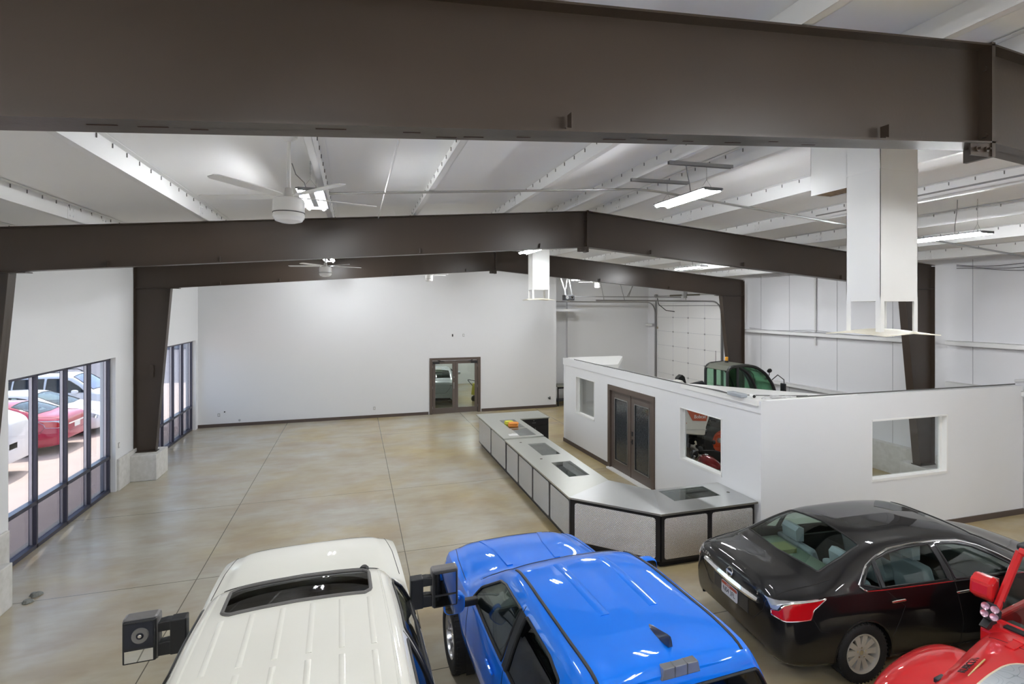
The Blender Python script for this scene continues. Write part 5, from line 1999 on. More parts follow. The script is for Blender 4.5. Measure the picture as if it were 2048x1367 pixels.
def pick_mirror(parent, x, y0, y1, z0, z1, pm, s, glassx=-.0):
    """door mirror housing with glass facing back"""
    b = MB()
    rings = []
    for k, (dx, sc) in enumerate(((0, .93), (.02, 1.0), (.08, .97), (.13, .8), (.16, .5))):
        cy, cz, hy, hz = (y0 + y1) / 2, (z0 + z1) / 2, (y1 - y0) / 2 * sc, (z1 - z0) / 2 * sc
        rings.append([(x + dx, s * (cy + hy * math.copysign(abs(math.cos(a)) ** .6, math.cos(a))), cz + hz * math.copysign(abs(math.sin(a)) ** .6, math.sin(a))) for a in [2 * PI * q / 24 for q in range(24)]])
    vs = [p for r_ in rings for p in r_]
    fs = [(i * 24 + k, i * 24 + (k + 1) % 24, (i + 1) * 24 + (k + 1) % 24, (i + 1) * 24 + k) for i in range(4) for k in range(24)] + [tuple(range(24)), tuple(range(96, 120))]
    m = b.add(vs, fs).build('door_mirror', pm, parent, smooth=50)
    g = MB()
    cy, cz, hy, hz = (y0 + y1) / 2, (z0 + z1) / 2, (y1 - y0) / 2 * .86, (z1 - z0) / 2 * .86
    pts = [(s * (cy + hy * math.copysign(abs(math.cos(a)) ** .6, math.cos(a))), cz + hz * math.copysign(abs(math.sin(a)) ** .6, math.sin(a))) for a in [2 * PI * q / 24 for q in range(24)]]
    g.prism(pts, 'x', x - .006, x + .004)
    g.build('mirror_glass', M_mirror, m, smooth=0)
    MB().box(x + .04, x + .1, *sorted((s * (y0 + .03), s * .86)), cz - .07, cz - .0).build('mirror_arm', M_plastic, m, smooth=0, bevel=.01)
    return m


for s in (1, -1):
    pick_mirror(tr, 3.50, 1.0, 1.22, 1.17, 1.37, pm_blue, s)
# black pillar between the side windows
for s in (1, -1):
    q = on_skin(bvh, [(2.585, s, 1.2), (2.565, s, 1.64)], 'y', s, .002, .04)
    vs, fs = flat_tube(q, .11, .006, (0, s, .2))
    MB().add(vs, fs).build('door_pillar_trim', M_plastic, tr, smooth=0)

pm_cream = paint('cream_white_paint', (236, 235, 226), 0, .3, dust=(233, 232, 222))
WHITE = [
    (1.90, .60, .92, .95, .97, 1.36, .94, 1.84, .64, 1.90),
    (1.93, .58, .93, .95, .98, 1.365, .95, 1.895, .67, 1.955),
    (2.05, .56, .935, .95, .985, 1.37, .955, 1.925, .685, 1.988),
    (2.40, .55, .94, .95, .988, 1.37, .96, 1.94, .70, 2.01),
    (3.40, .55, .94, .95, .988, 1.365, .96, 1.94, .69, 2.015),
    (3.92, .55, .94, .95, .988, 1.36, .96, 1.91, .675, 1.99),
    (4.12, .55, .94, .95, .988, 1.355, .955, 1.85, .68, 1.935),
    (4.55, .56, .94, .95, .988, 1.35, .95, 1.60, .76, 1.67),
    (4.88, .57, .94, .95, .988, 1.345, .945, 1.405, .82, 1.455),
    (5.00, .58, .94, .95, .99, 1.34, .945, 1.39, .83, 1.435),
    (5.55, .59, .94, .93, .995, 1.32, .94, 1.375, .80, 1.42),
    (6.00, .60, .93, .90, .99, 1.27, .93, 1.335, .76, 1.38),
    (6.20, .60, .91, .90, .97, 1.21, .90, 1.27, .70, 1.31),
    (6.31, .58, .87, .88, .93, 1.11, .84, 1.16, .62, 1.19),
    (6.36, .58, .80, .86, .84, 1.0, .78, 1.05, .55, 1.07)]
ribs = []
for y in (-.5, -.3, -.1, .1, .3, .5):
    ribs.append(([(2.05, y), (2.85, y)], .045, .003, pm_cream, 'roof_rib'))
    ribs.append(([(2.92, y), (3.5, y)], .045, .003, pm_cream, 'roof_rib'))
for s in (1, -1):
    ribs.append(([(1.95, s * .615), (3.0, s * .625), (4.02, s * .605)], .02, .003, pm_cream, 'roof_ditch_strip'))
    ribs.append(([(1.95, s * .68), (3.0, s * .695), (4.02, s * .67)], .02, .003, mat('white_drip_moulding', (206, 204, 196), .4), 'drip_moulding'))
DW = dict(belt=1.39, side=[('front_door_window', [(3.22, 1.42), (4.42, 1.40), (4.40, 1.56), (4.05, 1.80), (3.9, 1.85), (3.2, 1.87)]),
                           ('rear_door_window', [(2.10, 1.43), (3.08, 1.42), (3.08, 1.87), (2.3, 1.86), (2.10, 1.80)])],
          ws=(4.16, 4.80, .60, .74), rw=(.62, 1.45, 1.80), lamp=[(5.98, .98), (6.30, .95), (6.30, 1.06), (6.1, 1.18), (5.98, 1.18)], lampx=5.9,
          fx=5.40, rx=1.30, r=.41, w=.985, bedtop=1.33, bedbot=.62, bump=M_chrome, fb=.5, seats=(2.25, 3.2), sz=.82, tw=.28, rr=.24, spokes=8,
          rimm=M_alloy, rim='plain', lip=None, handles=[(2.3, 1.2), (3.36, 1.2)], hm=M_chrome, sunroof=(3.56, 4.0, .52),
          seams=[([(3.14, 1, 1.9), (3.14, 1, 1.4), (3.15, 1, .6)], 'y', 1), ([(4.62, 1, 1.35), (4.62, 1, .62)], 'y', 1), ([(2.02, 1, 1.85), (2.02, 1, 1.4), (2.05, 1, .8), (2.1, 1, .6)], 'y', 1),
                 ([(5.0, .89, 2), (5.6, .87, 2), (6.1, .82, 2)], 'z', 1), ([(5.0, -.89, 2), (5.6, -.87, 2), (6.1, -.82, 2)], 'z', 1), ([(6.15, -.76, 2), (6.2, 0, 2), (6.15, .76, 2)], 'z', 1)],
          roof=ribs)
tw_, body, bvh = pickup('pickup_truck', (-.30, .6, 0), R(91.6), 'cream white crew cab pickup with a sunroof and long towing mirrors, bottom left', pm_cream, WHITE, DW)
z = on_skin(bvh, [(4.08, -.5, 3), (4.09, -.5, 3)], 'z', 1, 0, .01)[0].z
MB().lathe([(0, .034), (.022, .032), (.038, .016), (.042, -.01), (0, -.01)], 24, Matrix.Translation((4.08, -.49, z))).build('roof_antenna', M_black, tw_)
for s in (1, -1):
    # towing mirror: two arms and a tall framed head
    y0, y1, z0, z1 = 1.13, 1.39, 1.29, 1.66
    X = 4.36
    h = empty('towing_mirror', (0, 0, 0))
    h.parent = tw_
    MB().box(X + .02, X + .14, *sorted((s * y0, s * y1)), z0, z1).build('mirror_shell', mat('satin_grey_cap', (108, 106, 106), .35), h, smooth=0, bevel=.025)
    MB().prism([(s * (y0 + .012), z0 + .012), (s * (y1 - .012), z0 + .012), (s * (y1 - .012), z1 - .012), (s * (y0 + .012), z1 - .012)][::s], 'x', X, X + .03).build('mirror_frame', M_plastic, h, smooth=0, bevel=.012)
    zz = z0 + .125
    if s > 0:
        MB().box(X - .004, X + .004, y0 + .03, y1 - .03, zz + .02, z1 - .03).build('bare_mount', mat('dark_blue_grey_plastic', (30, 34, 46), .5), h, smooth=0)
        mo = MB().lathe([(.028, .012), (.058, .014), (.062, 0), (.03, -.004), (.028, .012)], 28, frame_M((X - .004, (y0 + y1) / 2 - .01, zz + .115), (0, -1, 0), (0, 0, 1)) @ Matrix.Rotation(0, 4, 'Z')).build('mirror_motor', mat('grey_motor', (120, 118, 116), .5), h)
        MB().lathe([(0, .02), (.014, .016), (.016, 0), (0, 0)], 12, frame_M((X - .004, (y0 + y1) / 2 - .01, zz + .115), (0, -1, 0), (0, 0, 1))).build('motor_hub', M_chrome, mo)
    else:
        MB().box(X - .006, X + .004, -(y1 - .03), -(y0 + .03), zz + .02, z1 - .03).build('mirror_glass', M_mirror, h, smooth=0)
    MB().box(X - .006, X + .004, *sorted((s * (y0 + .03), s * (y1 - .03))), z0 + .03, zz).build('spotter_glass', M_mirror, h, smooth=0)
    for za, zb2 in ((1.31, 1.42), (1.51, 1.59)):
        MB().prism([(s * .93, za), (s * (y0 + .02), za), (s * (y0 + .02), zb2), (s * 1.08, zb2 + .01), (s * .93, zb2)][::s], 'x', X + .03, X + .11).build('mirror_arm', M_plastic, h, smooth=0, bevel=.012)
    MB().box(X + .02, X + .12, *sorted((s * .93, s * 1.05)), 1.31, 1.60).build('arm_base', M_plastic, h, smooth=0, bevel=.01)
    q = on_skin(bvh, [(2.1, s, 1.395), (4.45, s, 1.375)], 'y', s, .006, .06)
    vs, fs = flat_tube(q, .03, .006, (0, s, 0))
    MB().add(vs, fs).build('window_sill_chrome', M_chrome, tw_, smooth=0)

# ---- red off-roader ---------------------------------------------------------
pm_red = paint('bright_red_paint', (196, 24, 30), 0, .3, dust=(200, 34, 38))
jp = empty('off_road_vehicle', (8.53, 3.157, 0), R(188.5), 'bright red off-road vehicle at the bottom right, bonnet and windscreen pillar showing', 'off-road vehicle')
HOOD = [(2.62, .62, .60, .85, .68, 1.06, .69, 1.14, .62, 1.175), (2.80, .62, .60, .85, .67, 1.06, .685, 1.145, .61, 1.185), (3.3, .62, .58, .85, .63, 1.05, .64, 1.135, .56, 1.185),
        (3.8, .62, .54, .85, .575, 1.03, .585, 1.11, .51, 1.155), (3.97, .62, .52, .85, .55, 1.0, .56, 1.075, .47, 1.11), (4.05, .62, .5, .85, .52, .95, .53, 1.0, .42, 1.03)]
bm = shell(HOOD, .05)
hood = to_obj(bm, 'bonnet', pm_red, jp)
bvh = bvh_of([hood])
seam('panel_gaps', bvh, [([(2.86, -.6, 2), (2.86, .6, 2)], 'z', 1)] + mir([([(2.86, 1, 1.03), (3.4, 1, 1.01), (3.95, 1, .97)], 'y', 1)]), hood, .004)
# raised panel with grey contour graphic and the side decal
q = on_skin(bvh, [(3.0, 0, 3), (3.01, 0, 3)], 'z', 1, 0, .01)[0].z


def skin_patch(name, poly, bvh, m_, parent, off, th=.002, n=10):
    """closed outline on the bonnet top; filled with rings towards its middle"""
    cx = sum(p[0] for p in poly) / len(poly)
    cy = sum(p[1] for p in poly) / len(poly)
    P = [Vector((x, y, 0)) for x, y in poly]
    P = resample(P, .03)
    vs, fs = [], []
    for k in range(n):
        f = 1 - k / n
        for p in P:
            x, y = cx + (p.x - cx) * f, cy + (p.y - cy) * f
            h = bvh.ray_cast(Vector((x, y, 4)), Vector((0, 0, -1)))
            vs.append((x, y, (h[0].z if h[0] else 1.1) + off))
    m = len(P)
    for k in range(n - 1):
        for i in range(m):
            fs.append((k * m + i, k * m + (i + 1) % m, (k + 1) * m + (i + 1) % m, (k + 1) * m + i))
    fs.append(tuple(range((n - 1) * m, n * m)))
    nv = len(vs)
    vs += [(x, y, z - off - th) for x, y, z in vs]
    fs += [(i, nv + i, nv + (i + 1) % m, (i + 1) % m) for i in range(m)]
    return MB().add(vs, fs).build(name, m_, parent, smooth=40)


def oval(x0, x1, w, n=28, p=.55):
    return [((x0 + x1) / 2 + (x1 - x0) / 2 * math.copysign(abs(math.cos(a)) ** p, math.cos(a)), w * math.copysign(abs(math.sin(a)) ** p, math.sin(a))) for a in [2 * PI * k / n for k in range(n)]]


skin_patch('raised_panel', oval(2.98, 4.1, .40), bvh, pm_red, jp, .02)
skin_patch('panel_piping', oval(3.08, 4.03, .325), bvh, mat('pale_gold_edge', (196, 180, 150), .4), jp, .0225)
mg = bpy.data.materials.new('grey_contour_vinyl')
mg.use_nodes = True
nn_, ll_ = mg.node_tree.nodes, mg.node_tree.links
tc_ = nn_.new('ShaderNodeTexCoord')
no_ = nn_.new('ShaderNodeTexNoise')
no_.inputs['Scale'].default_value = 3.5
no_.inputs['Detail'].default_value = 1
mu_ = nn_.new('ShaderNodeMath')
mu_.operation = 'MULTIPLY'
mu_.inputs[1].default_value = 14
fr_ = nn_.new('ShaderNodeMath')
fr_.operation = 'FRACT'
cr_ = nn_.new('ShaderNodeValToRGB')
cr_.color_ramp.elements[0].position = .0
cr_.color_ramp.elements[0].color = srgb((112, 118, 124)) + (1,)
cr_.color_ramp.elements[1].position = .12
cr_.color_ramp.elements[1].color = srgb((150, 156, 162)) + (1,)
ll_.new(tc_.outputs['Object'], no_.inputs[0])
ll_.new(no_.outputs[0], mu_.inputs[0])
ll_.new(mu_.outputs[0], fr_.inputs[0])
ll_.new(fr_.outputs[0], cr_.inputs[0])
ll_.new(cr_.outputs[0], nn_['Principled BSDF'].inputs['Base Color'])
nn_['Principled BSDF'].inputs['Roughness'].default_value = .25
nn_['Principled BSDF'].inputs['Coat Weight'].default_value = .5
skin_patch('contour_graphic', oval(3.1, 4.01, .31), bvh, mg, jp, .0245)
for s in (-1, 1):
    dg = text('side_decal', 'RUBICON', .075, M_black, jp, frame_M((3.5, s * .475, bvh.ray_cast(Vector((3.5, s * .475, 4)), Vector((0, 0, -1)))[0].z + .006), (s * 1, -.14, -.03), (.1, s * 1, -.35)), .002, 1.1)
    vs, fs = flat_tube(on_skin(bvh, [(3.33, s * .435, 3), (3.68, s * .40, 3)], 'z', 1, .014, .05), .012, .003)
    MB().add(vs, fs).build('decal_underline', mat('decal_gold', (190, 160, 100), .4), dg, smooth=0)
# hood hinges, washer nozzles, latches
for s in (-1, 1):
    z = bvh.ray_cast(Vector((2.82, s * .42, 4)), Vector((0, 0, -1)))[0].z
    MB().box(2.70, 2.95, s * .42 - .035, s * .42 + .035, z - .004, z + .014).tube([(2.78, s * .42 - .04, z + .014), (2.78, s * .42 + .04, z + .014)], .012, 8).build('bonnet_hinge', pm_red, jp, smooth=0, bevel=.004)
    MB().box(3.72, 3.84, s * .555 - .02, s * .555 + .02, 1.0, 1.09).build('bonnet_latch', M_plastic, jp, smooth=0, bevel=.008)
# cowl, tub, windscreen frame, roof
MB().prism([(2.50, .55), (2.70, .55), (2.70, 1.12), (2.64, 1.165), (2.50, 1.165)], 'y', -.74, .74).build('cowl', pm_red, jp, smooth=0, bevel=.02)
MB().box(2.52, 2.6, -.6, .6, 1.165, 1.18).build('cowl_vent', M_plastic, jp, smooth=0)
for s in (-1, 1):
    MB().prism([(.12, .55), (2.50, .55), (2.50, 1.16), (.12, 1.16)], 'y', *sorted((s * .70, s * .765))).build('side_panel', pm_red, jp, smooth=0, bevel=.02)
MB().box(.08, .13, -.765, .765, .55, 1.16).build('rear_panel', pm_red, jp, smooth=0, bevel=.02)
MB().box(.12, 2.5, -.7, .7, .5, .56).build('cabin_floor', M_dark, jp, smooth=0)
for y in (-.36, .36):
    seat(jp, 1.7, y, .7, M_blackseat, .5, .62)
MB().prism([(2.2, .8), (2.5, .8), (2.5, 1.15), (2.25, 1.12)], 'y', -.68, .68).build('dashboard', M_plastic, jp, smooth=0, bevel=.03)
steering(jp, 2.05, .36, 1.12)
b = MB()
A = [Vector((2.50, s * .72, 1.16)) for s in (-1, 1)]
B = [Vector((2.22, s * .62, 1.80)) for s in (-1, 1)]
b.tube([A[0], B[0]], .035, 8).tube([A[1], B[1]], .035, 8).tube([B[0], B[1]], .04, 8).tube([A[0], A[1]], .03, 8)
b.build('windscreen_frame', pm_red, jp)
MB().add([A[0], A[1], B[1], B[0], A[0] + Vector((.006, 0, .003)), A[1] + Vector((.006, 0, .003)), B[1] + Vector((.006, 0, .003)), B[0] + Vector((.006, 0, .003))], [(0, 1, 2, 3), (7, 6, 5, 4), (0, 4, 5, 1), (2, 6, 7, 3), (1, 5, 6, 2), (0, 3, 7, 4)]).build('windscreen', M_vglass, jp, smooth=0)
MB().prism([(.2, 1.78), (2.2, 1.80), (2.2, 1.86), (.2, 1.84)], 'y', -.66, .66).build('roof_panel', M_plastic, jp, smooth=0, bevel=.02)
for s in (-1, 1):
    for x0, x1 in ((1.25, 1.2), (.18, .25)):
        MB().tube([(x0, s * .72, 1.16), (x1, s * .63, 1.8)], .04, 8).build('roof_pillar', M_plastic, jp)
for s in (-1, 1):
    mm = MB().prism([(2.30, 1.30), (2.33, 1.50), (2.40, 1.53), (2.50, 1.48), (2.52, 1.34), (2.42, 1.27)], 'y', *sorted((s * .73, s * .91))).build('door_mirror', pm_red, jp, smooth=0, bevel=.03)
    MB().box(2.29, 2.3, *sorted((s * .75, s * .89)), 1.31, 1.49).build('mirror_glass', M_mirror, mm, smooth=0)
    MB().box(2.38, 2.44, *sorted((s * .66, s * .75)), 1.29, 1.34).build('mirror_arm', M_plastic, mm, smooth=0)
    # four-lens light pod on a cowl bracket
    pd = empty('light_pod', (0, 0, 0))
    pd.parent = jp
    Mp = frame_M((2.66, s * .665, 1.30), (0, 1, 0), (-.25, 0, 1))
    MB().lathe([(0, -.07), (.05, -.07), (.07, -.03), (.082, .0), (.082, .025), (.06, .02), (0, .016)], 8, Mp @ Matrix.Rotation(PI / 8, 4, 'Z')).build('pod_housing', M_plastic, pd, smooth=0, bevel=.004)
    for a in range(4):
        qx, qy = .036 * (1 if a % 2 else -1), .034 * (1 if a // 2 else -1)
        MB().lathe([(0, .02), (.018, .024), (.032, .034), (.033, .018), (0, .016)], 18, Mp @ Matrix.Translation((qx, qy, .004))).build('lens', mat('pink_tinted_reflector', (216, 178, 196), .12, metal=.6), pd)
    MB().prism([(2.55, 1.15), (2.72, 1.14), (2.76, 1.17), (2.66, 1.22), (2.58, 1.2)], 'y', *sorted((s * .66, s * .72))).tube([(2.64, s * .69, 1.16), (2.66, s * .72, 1.23)], .014, 8).build('bracket', M_plastic, pd, smooth=0)
# wings
for s in (-1, 1):
    prof = [(2.95, .80), (3.05, .99), (3.18, 1.055), (3.5, 1.075), (3.8, 1.04), (4.0, .96), (4.12, .84), (4.14, .78)]
    vs, fs = [], []
    ny = 7
    for j in range(ny):
        v = j / (ny - 1)
        y = .52 + .42 * v
        drop = .10 * v ** 4
        for x, z in prof:
            vs.append((x + .04 * v * (x - 3.5), s * y, z + .04 - drop - .02 * v))
    n = len(prof)
    for j in range(ny - 1):
        for i in range(n - 1):
            fs.append((j * n + i, j * n + i + 1, (j + 1) * n + i + 1, (j + 1) * n + i))
    o = MB().add(vs, fs).build('front_wing', pm_red, jp, smooth=60)
    m_ = o.modifiers.new('sub', 'SUBSURF')
    m_.levels = m_.render_levels = 2
    m_ = o.modifiers.new('thick', 'SOLIDIFY')
    m_.thickness = .03
    o = MB().add([(x, s * y, z) for y in (.6, .89) for x, z in [(x, z - .10) for x, z in prof]], [(i, i + 1, n + i + 1, n + i) for i in range(n - 1)]).build('arch_liner', M_plastic, jp)
    m_ = o.modifiers.new('thick', 'SOLIDIFY')
    m_.thickness = .02
    for ax in (3.52, 1.0):
        wheel(jp, ax, s * .80, .41, .28, .22, s, 5, M_darkalloy, 'forked')
    MB().tube([(1.0 + .5 * math.cos(R(a)), s * .86, .5 + .5 * math.sin(R(a))) for a in range(0, 181, 15)], .07, 8).build('rear_flare', M_plastic, jp)
gr = MB().prism([(-.50, .62), (.50, .62), (.47, 1.04), (-.47, 1.04)], 'x', 4.04, 4.1).build('grille', pm_red, jp, smooth=0, bevel=.02)
for k in range(7):
    y = -.24 + .08 * k
    MB().prism(rrect(y - .022, y + .022, .74, .96, .02, 4), 'x', 4.098, 4.105).build('grille_slot', M_black, gr, smooth=0)
for s in (-1, 1):
    MB().lathe([(0, .03), (.08, .02), (.09, 0), (0, 0)], 28, frame_M((4.1, s * .37, .86), (0, 1, 0), (0, 0, 1))).build('headlamp', M_clear_lens, jp)
MB().box(4.22, 4.36, -.8, .8, .55, .72).box(4.0, 4.24, -.35, .35, .55, .64).build('front_bumper', M_plastic, jp, smooth=0, bevel=.02)
MB().box(.3, 4.1, -.4, .4, .42, .55).build('chassis', M_black, jp, smooth=0)

# ---- telehandler behind the office wall --------------------------------------
M_bob_w = mat('off_white_machine_panel', (226, 224, 218), .35)
M_bob_o = mat('orange_machine_paint', (196, 78, 38), .35)
M_gglass = glass('green_cab_glass', (.62, .82, .70), 1.2)
th_ = empty('telehandler', (7.9, 12.75, 0), 0, 'white and orange telehandler with a green glass cab behind the office wall', 'telehandler')
# local x forward (towards the right wall), -y is the side facing the office
MB().box(.3, 4.3, -.55, .55, .6, .9).build('chassis', M_black, th_, smooth=0, bevel=.03)
# engine cover with bevelled skirt, and decals
b = MB().prism([(.25, 1.62), (.55, 1.72), (1.02, 1.66), (1.22, 1.5), (1.14, 1.22), (1.05, 1.0), (1.02, .78), (.35, .86), (.2, 1.0), (.18, 1.3)], 'y', -1.0, -.45)
ec = b.build('engine_cover', M_bob_w, th_, smooth=0, bevel=.035)
MB().prism([(.42, 1.52), (.92, 1.50), (1.1, 1.38), (1.04, 1.16), (.62, 1.2)], 'y', -1.012, -1.0).build('orange_decal', M_bob_o, ec, smooth=0)
MB().prism([(.19, 1.34), (.36, 1.3), (.44, 1.14), (.34, 1.04), (.19, 1.1)], 'y', -1.012, -1.0).build('orange_vent', M_bob_o, ec, smooth=0)
MB().box(.2, .3, -1.014, -1.0, 1.12, 1.2).build('vent_hole', M_black, ec, smooth=0)
text('maker_text', 'Bobcat', .13, M_white, ec, frame_M((.84, -1.016, 1.29), (1, 0, -.05), (0, 0, 1)), .002)
MB().prism([(.2, 1.0), (.6, .98), (1.05, .94), (1.02, .92), (.6, .95), (.2, .97)], 'y', -1.008, -1.0).build('crease', M_stem, ec, smooth=0)
for x, y in ((1.55, -.82), (3.85, -.82), (1.55, .82), (3.85, .82)):
    s = 1 if y > 0 else -1
    Mx = Matrix.Translation((x, y, .58)) @ Matrix.Rotation(-PI / 2 * s, 4, 'X')
    b = MB().lathe([(.30, -.17), (.4, -.19), (.55, -.17), (.58, -.12), (.58, .12), (.55, .17), (.4, .19), (.30, .17)], 48, Mx)
    for k in range(18):
        for q in (-1, 1):
            b.box(.56, .62, -.035, .035, 0 if q > 0 else -.16, .16 if q > 0 else 0, Mx @ Matrix.Rotation(2 * PI * (k + (.5 if q > 0 else 0)) / 18, 4, 'Z') @ Matrix.Rotation(R(14 * q), 4, 'X'))
    w = b.build('wheel', M_tyre, th_, smooth=35)
    MB().lathe([(.0, .06), (.12, .06), (.14, .02), (.2, .0), (.27, .04), (.3, .16), (.305, .17), (.31, .12), (.3, -.1)], 40, Mx).build('rim', M_bob_o, w)
    MB().lathe([(0, .1), (.06, .1), (.07, .06), (0, .06)], 12, Mx).build('hub', M_galv, w)
    MB().tube([(x + .66 * math.cos(R(a)), y, .6 + .66 * math.sin(R(a))) for a in range(25, 156, 13)], .05, 6).build('wheel_guard', M_plastic, th_)
# boom along the far side with its rear pivot
bo = MB().box(-.1, 4.2, .28, .5, 1.25, 1.55).build('boom', M_bob_w, th_, smooth=0, bevel=.02)
MB().prism([(.95, 1.5), (1.1, 2.14), (1.22, 2.22), (1.3, 2.16), (1.5, 1.5)], 'y', .3, .48).build('pivot_bracket', M_black, bo, smooth=0, bevel=.01)
MB().prism([(.5, 1.5), (.7, 2.08), (.95, 2.12), (1.1, 1.95), (1.3, 1.5)], 'y', -.1, .2).build('tail_cover', M_bob_w, bo, smooth=0, bevel=.02)
MB().tube([(1.35, .1, 1.93), (1.75, .1, 1.97)], [.07, .09], 12).build('air_intake', M_plastic, th_)
# cab: curved dark pillars with green glass between
cab = empty('cab', (1.76, -.95, 0))
cab.scale = (.84, 1, .985)
cab.parent = th_


def cabprof(o=0.):
    P = [(0, 1.0)]
    P += [(0, 2.5 - o), (.15, 2.60 - o), (.75, 2.63 - o), (1.15, 2.56 - o), (1.5, 2.38 - o), (1.78, 2.08), (1.95, 1.72), (2.02, 1.3), (2.02, 1.0)]
    return [(x - (o if x > 1.2 else 0), z) for x, z in P]


for y in (0, .92):
    b = MB()
    pr_ = [Vector((x, y, z)) for x, z in cabprof()]
    sm = rnd([tuple(p) for p in pr_], .12, 3)
    b.tube(sm[:], .045, 8)
    b.build('cab_pillar', M_plastic, cab)
    b = MB().tube(rnd([(.42, y, 2.6), (.80, y, 2.42), (1.12, y, 2.0), (1.26, y, 1.5), (1.26, y, 1.0)], .25, 5), .04, 8).tube([(.38, y, 2.58), (.40, y, 1.0)], .045, 6)
    b.build('door_pillar', M_plastic, cab)
    n = len(cabprof())
    P = cabprof(.02)
    MB().prism(P, 'y', y - .004, y + .004).build('side_glass', M_gglass, cab, smooth=0)
P = cabprof()
vs = [(x, y, z) for y in (0, .92) for x, z in P[4:]]
n = len(P[4:])
o = MB().add(vs, [(i, i + 1, n + i + 1, n + i) for i in range(n - 1)]).build('front_glass', M_gglass, cab, smooth=60)
m_ = o.modifiers.new('thick', 'SOLIDIFY')
m_.thickness = .006
MB().prism([(-.02, 2.5), (.14, 2.62), (.78, 2.66), (.95, 2.63), (.78, 2.61), (.15, 2.57), (.02, 2.48)], 'y', -.04, .96).build('cab_roof', mat('olive_grey_cab_roof', (92, 94, 84), .5), cab, smooth=0, bevel=.01)
b = MB()
for x in np.linspace(1.0, 1.5, 4):
    z = 2.60 - (x - 1.0) ** 2 * .75
    b.tube([(x, .04, z), (x, .88, z)], .012, 6)
for y in (.1, .3, .5, .7, .86):
    b.tube([(x, y, 2.60 - (x - 1.0) ** 2 * .75) for x in np.linspace(1.0, 1.5, 5)], .012, 6)
b.build('overhead_guard', M_black, cab)
MB().box(0, .05, 0, .92, .9, 1.2).box(0, 2.0, -.02, .94, .85, 1.3).build('cab_base', M_plastic, cab, smooth=0, bevel=.02)
seat(cab, .35, .46, 1.2, M_blackseat, .48, .6)
steering(cab, 1.0, .46, 1.72, 35)
b = MB().lathe([(0, 0), (.055, 0), (.055, .05), (0, .05)], 18, Matrix.Translation((.55, .6, 2.66)))
b.build('beacon_base', M_black, cab)
MB().lathe([(.05, .05), (.05, .14), (.035, .16), (0, .165)], 20, Matrix.Translation((.55, .6, 2.66))).build('amber_beacon', mat('amber_lens', (232, 160, 40), .2, coat=1), cab)
MB().tube([(.3, .8, 2.65), (.3, .8, 2.98)], .006, 5).build('aerial', M_black, cab)
for y, s in ((-.04, -1), (.96, 1)):
    MB().tube([(1.72, y, 2.2), (1.9, y + s * .05, 2.34), (2.12, y + s * .08, 2.2), (2.14, y + s * .08, 1.9)], .014, 6).build('mirror_bracket', M_black, cab)
    MB().box(2.06, 2.12, y + s * .08 - .09, y + s * .08 + .09, 1.78, 2.1).build('cab_mirror', M_plastic, cab, smooth=0, bevel=.02)
    wl_ = MB().lathe([(0, .05), (.05, .05), (.06, .0), (.04, -.06), (0, -.07)], 18, frame_M((1.62, y, 2.46), (0, 1, 0), (-.3, 0, 1))).tube([(1.6, y, 2.32), (1.62, y, 2.42)], .012, 6).build('work_light', M_black, cab)
MB().prism([(2.0, .95), (2.5, .8), (2.6, .3), (2.45, .3), (2.3, .7), (1.9, .8)], 'y', .1, .8).build('front_linkage', M_black, cab, smooth=0)

# ---- motorcycle behind the office window -------------------------------------
mc = empty('motorcycle', (7.16, 9.0, 0), R(95), 'dark red motorcycle seen from behind through the office side window', 'motorcycle')
M_mred = mat('candy_red_tank', (140, 12, 20), .2, metal=.3, coat=1)


def blob(name, pts, m_, parent, n=16, smooth=60):
    """pts: (x, z centre, half width y, half height)"""
    rings = []
    for x, z, wy, hz in pts:
        rings.append([(x, wy * math.cos(a), z + hz * math.sin(a)) for a in [2 * PI * k / n for k in range(n)]])
    vs = [p for r_ in rings for p in r_]
    m = len(pts)
    fs = [(i * n + k, i * n + (k + 1) % n, (i + 1) * n + (k + 1) % n, (i + 1) * n + k) for i in range(m - 1) for k in range(n)] + [tuple(range(n)), tuple(range((m - 1) * n, m * n))]
    return MB().add(vs, fs).build(name, m_, parent, smooth=smooth)


blob('fuel_tank', [(-.02, .88, .03, .03), (.02, .90, .09, .07), (.12, .92, .13, .10), (.28, .94, .145, .12), (.42, .95, .14, .115), (.50, .93, .11, .09), (.54, .92, .05, .05)], M_mred, mc, 20)
MB().lathe([(0, .02), (.035, .015), (.04, 0), (0, 0)], 20, Matrix.Translation((.36, 0, 1.065))).build('tank_cap', M_chrome, mc)
blob('seat', [(-.62, .80, .06, .03), (-.5, .80, .13, .05), (-.25, .76, .14, .06), (-.05, .80, .10, .06), (.02, .84, .06, .04)], M_blackseat, mc)
b = MB()
for k in range(5):
    b.box(-.5 + .09 * k, -.45 + .09 * k, -.12, .12, .845 - .008 * k, .86 - .008 * k)
tag(b.build('seat_tuck', M_galv, mc, smooth=0, bevel=.005), kind='stuff')
blob('engine', [(-.1, .5, .1, .12), (.0, .5, .2, .2), (.25, .5, .2, .22), (.4, .5, .1, .12)], mat('engine_metal', (90, 90, 92), .35, metal=.8), mc)
MB().tube([(-.72, 0, .36), (-.3, 0, .62), (.1, 0, .78), (.58, 0, .86)], .03, 8).tube([(.55, 0, .8), (.3, 0, .3), (-.3, 0, .3), (-.5, 0, .36)], .025, 8).build('frame_tube', M_black, mc)
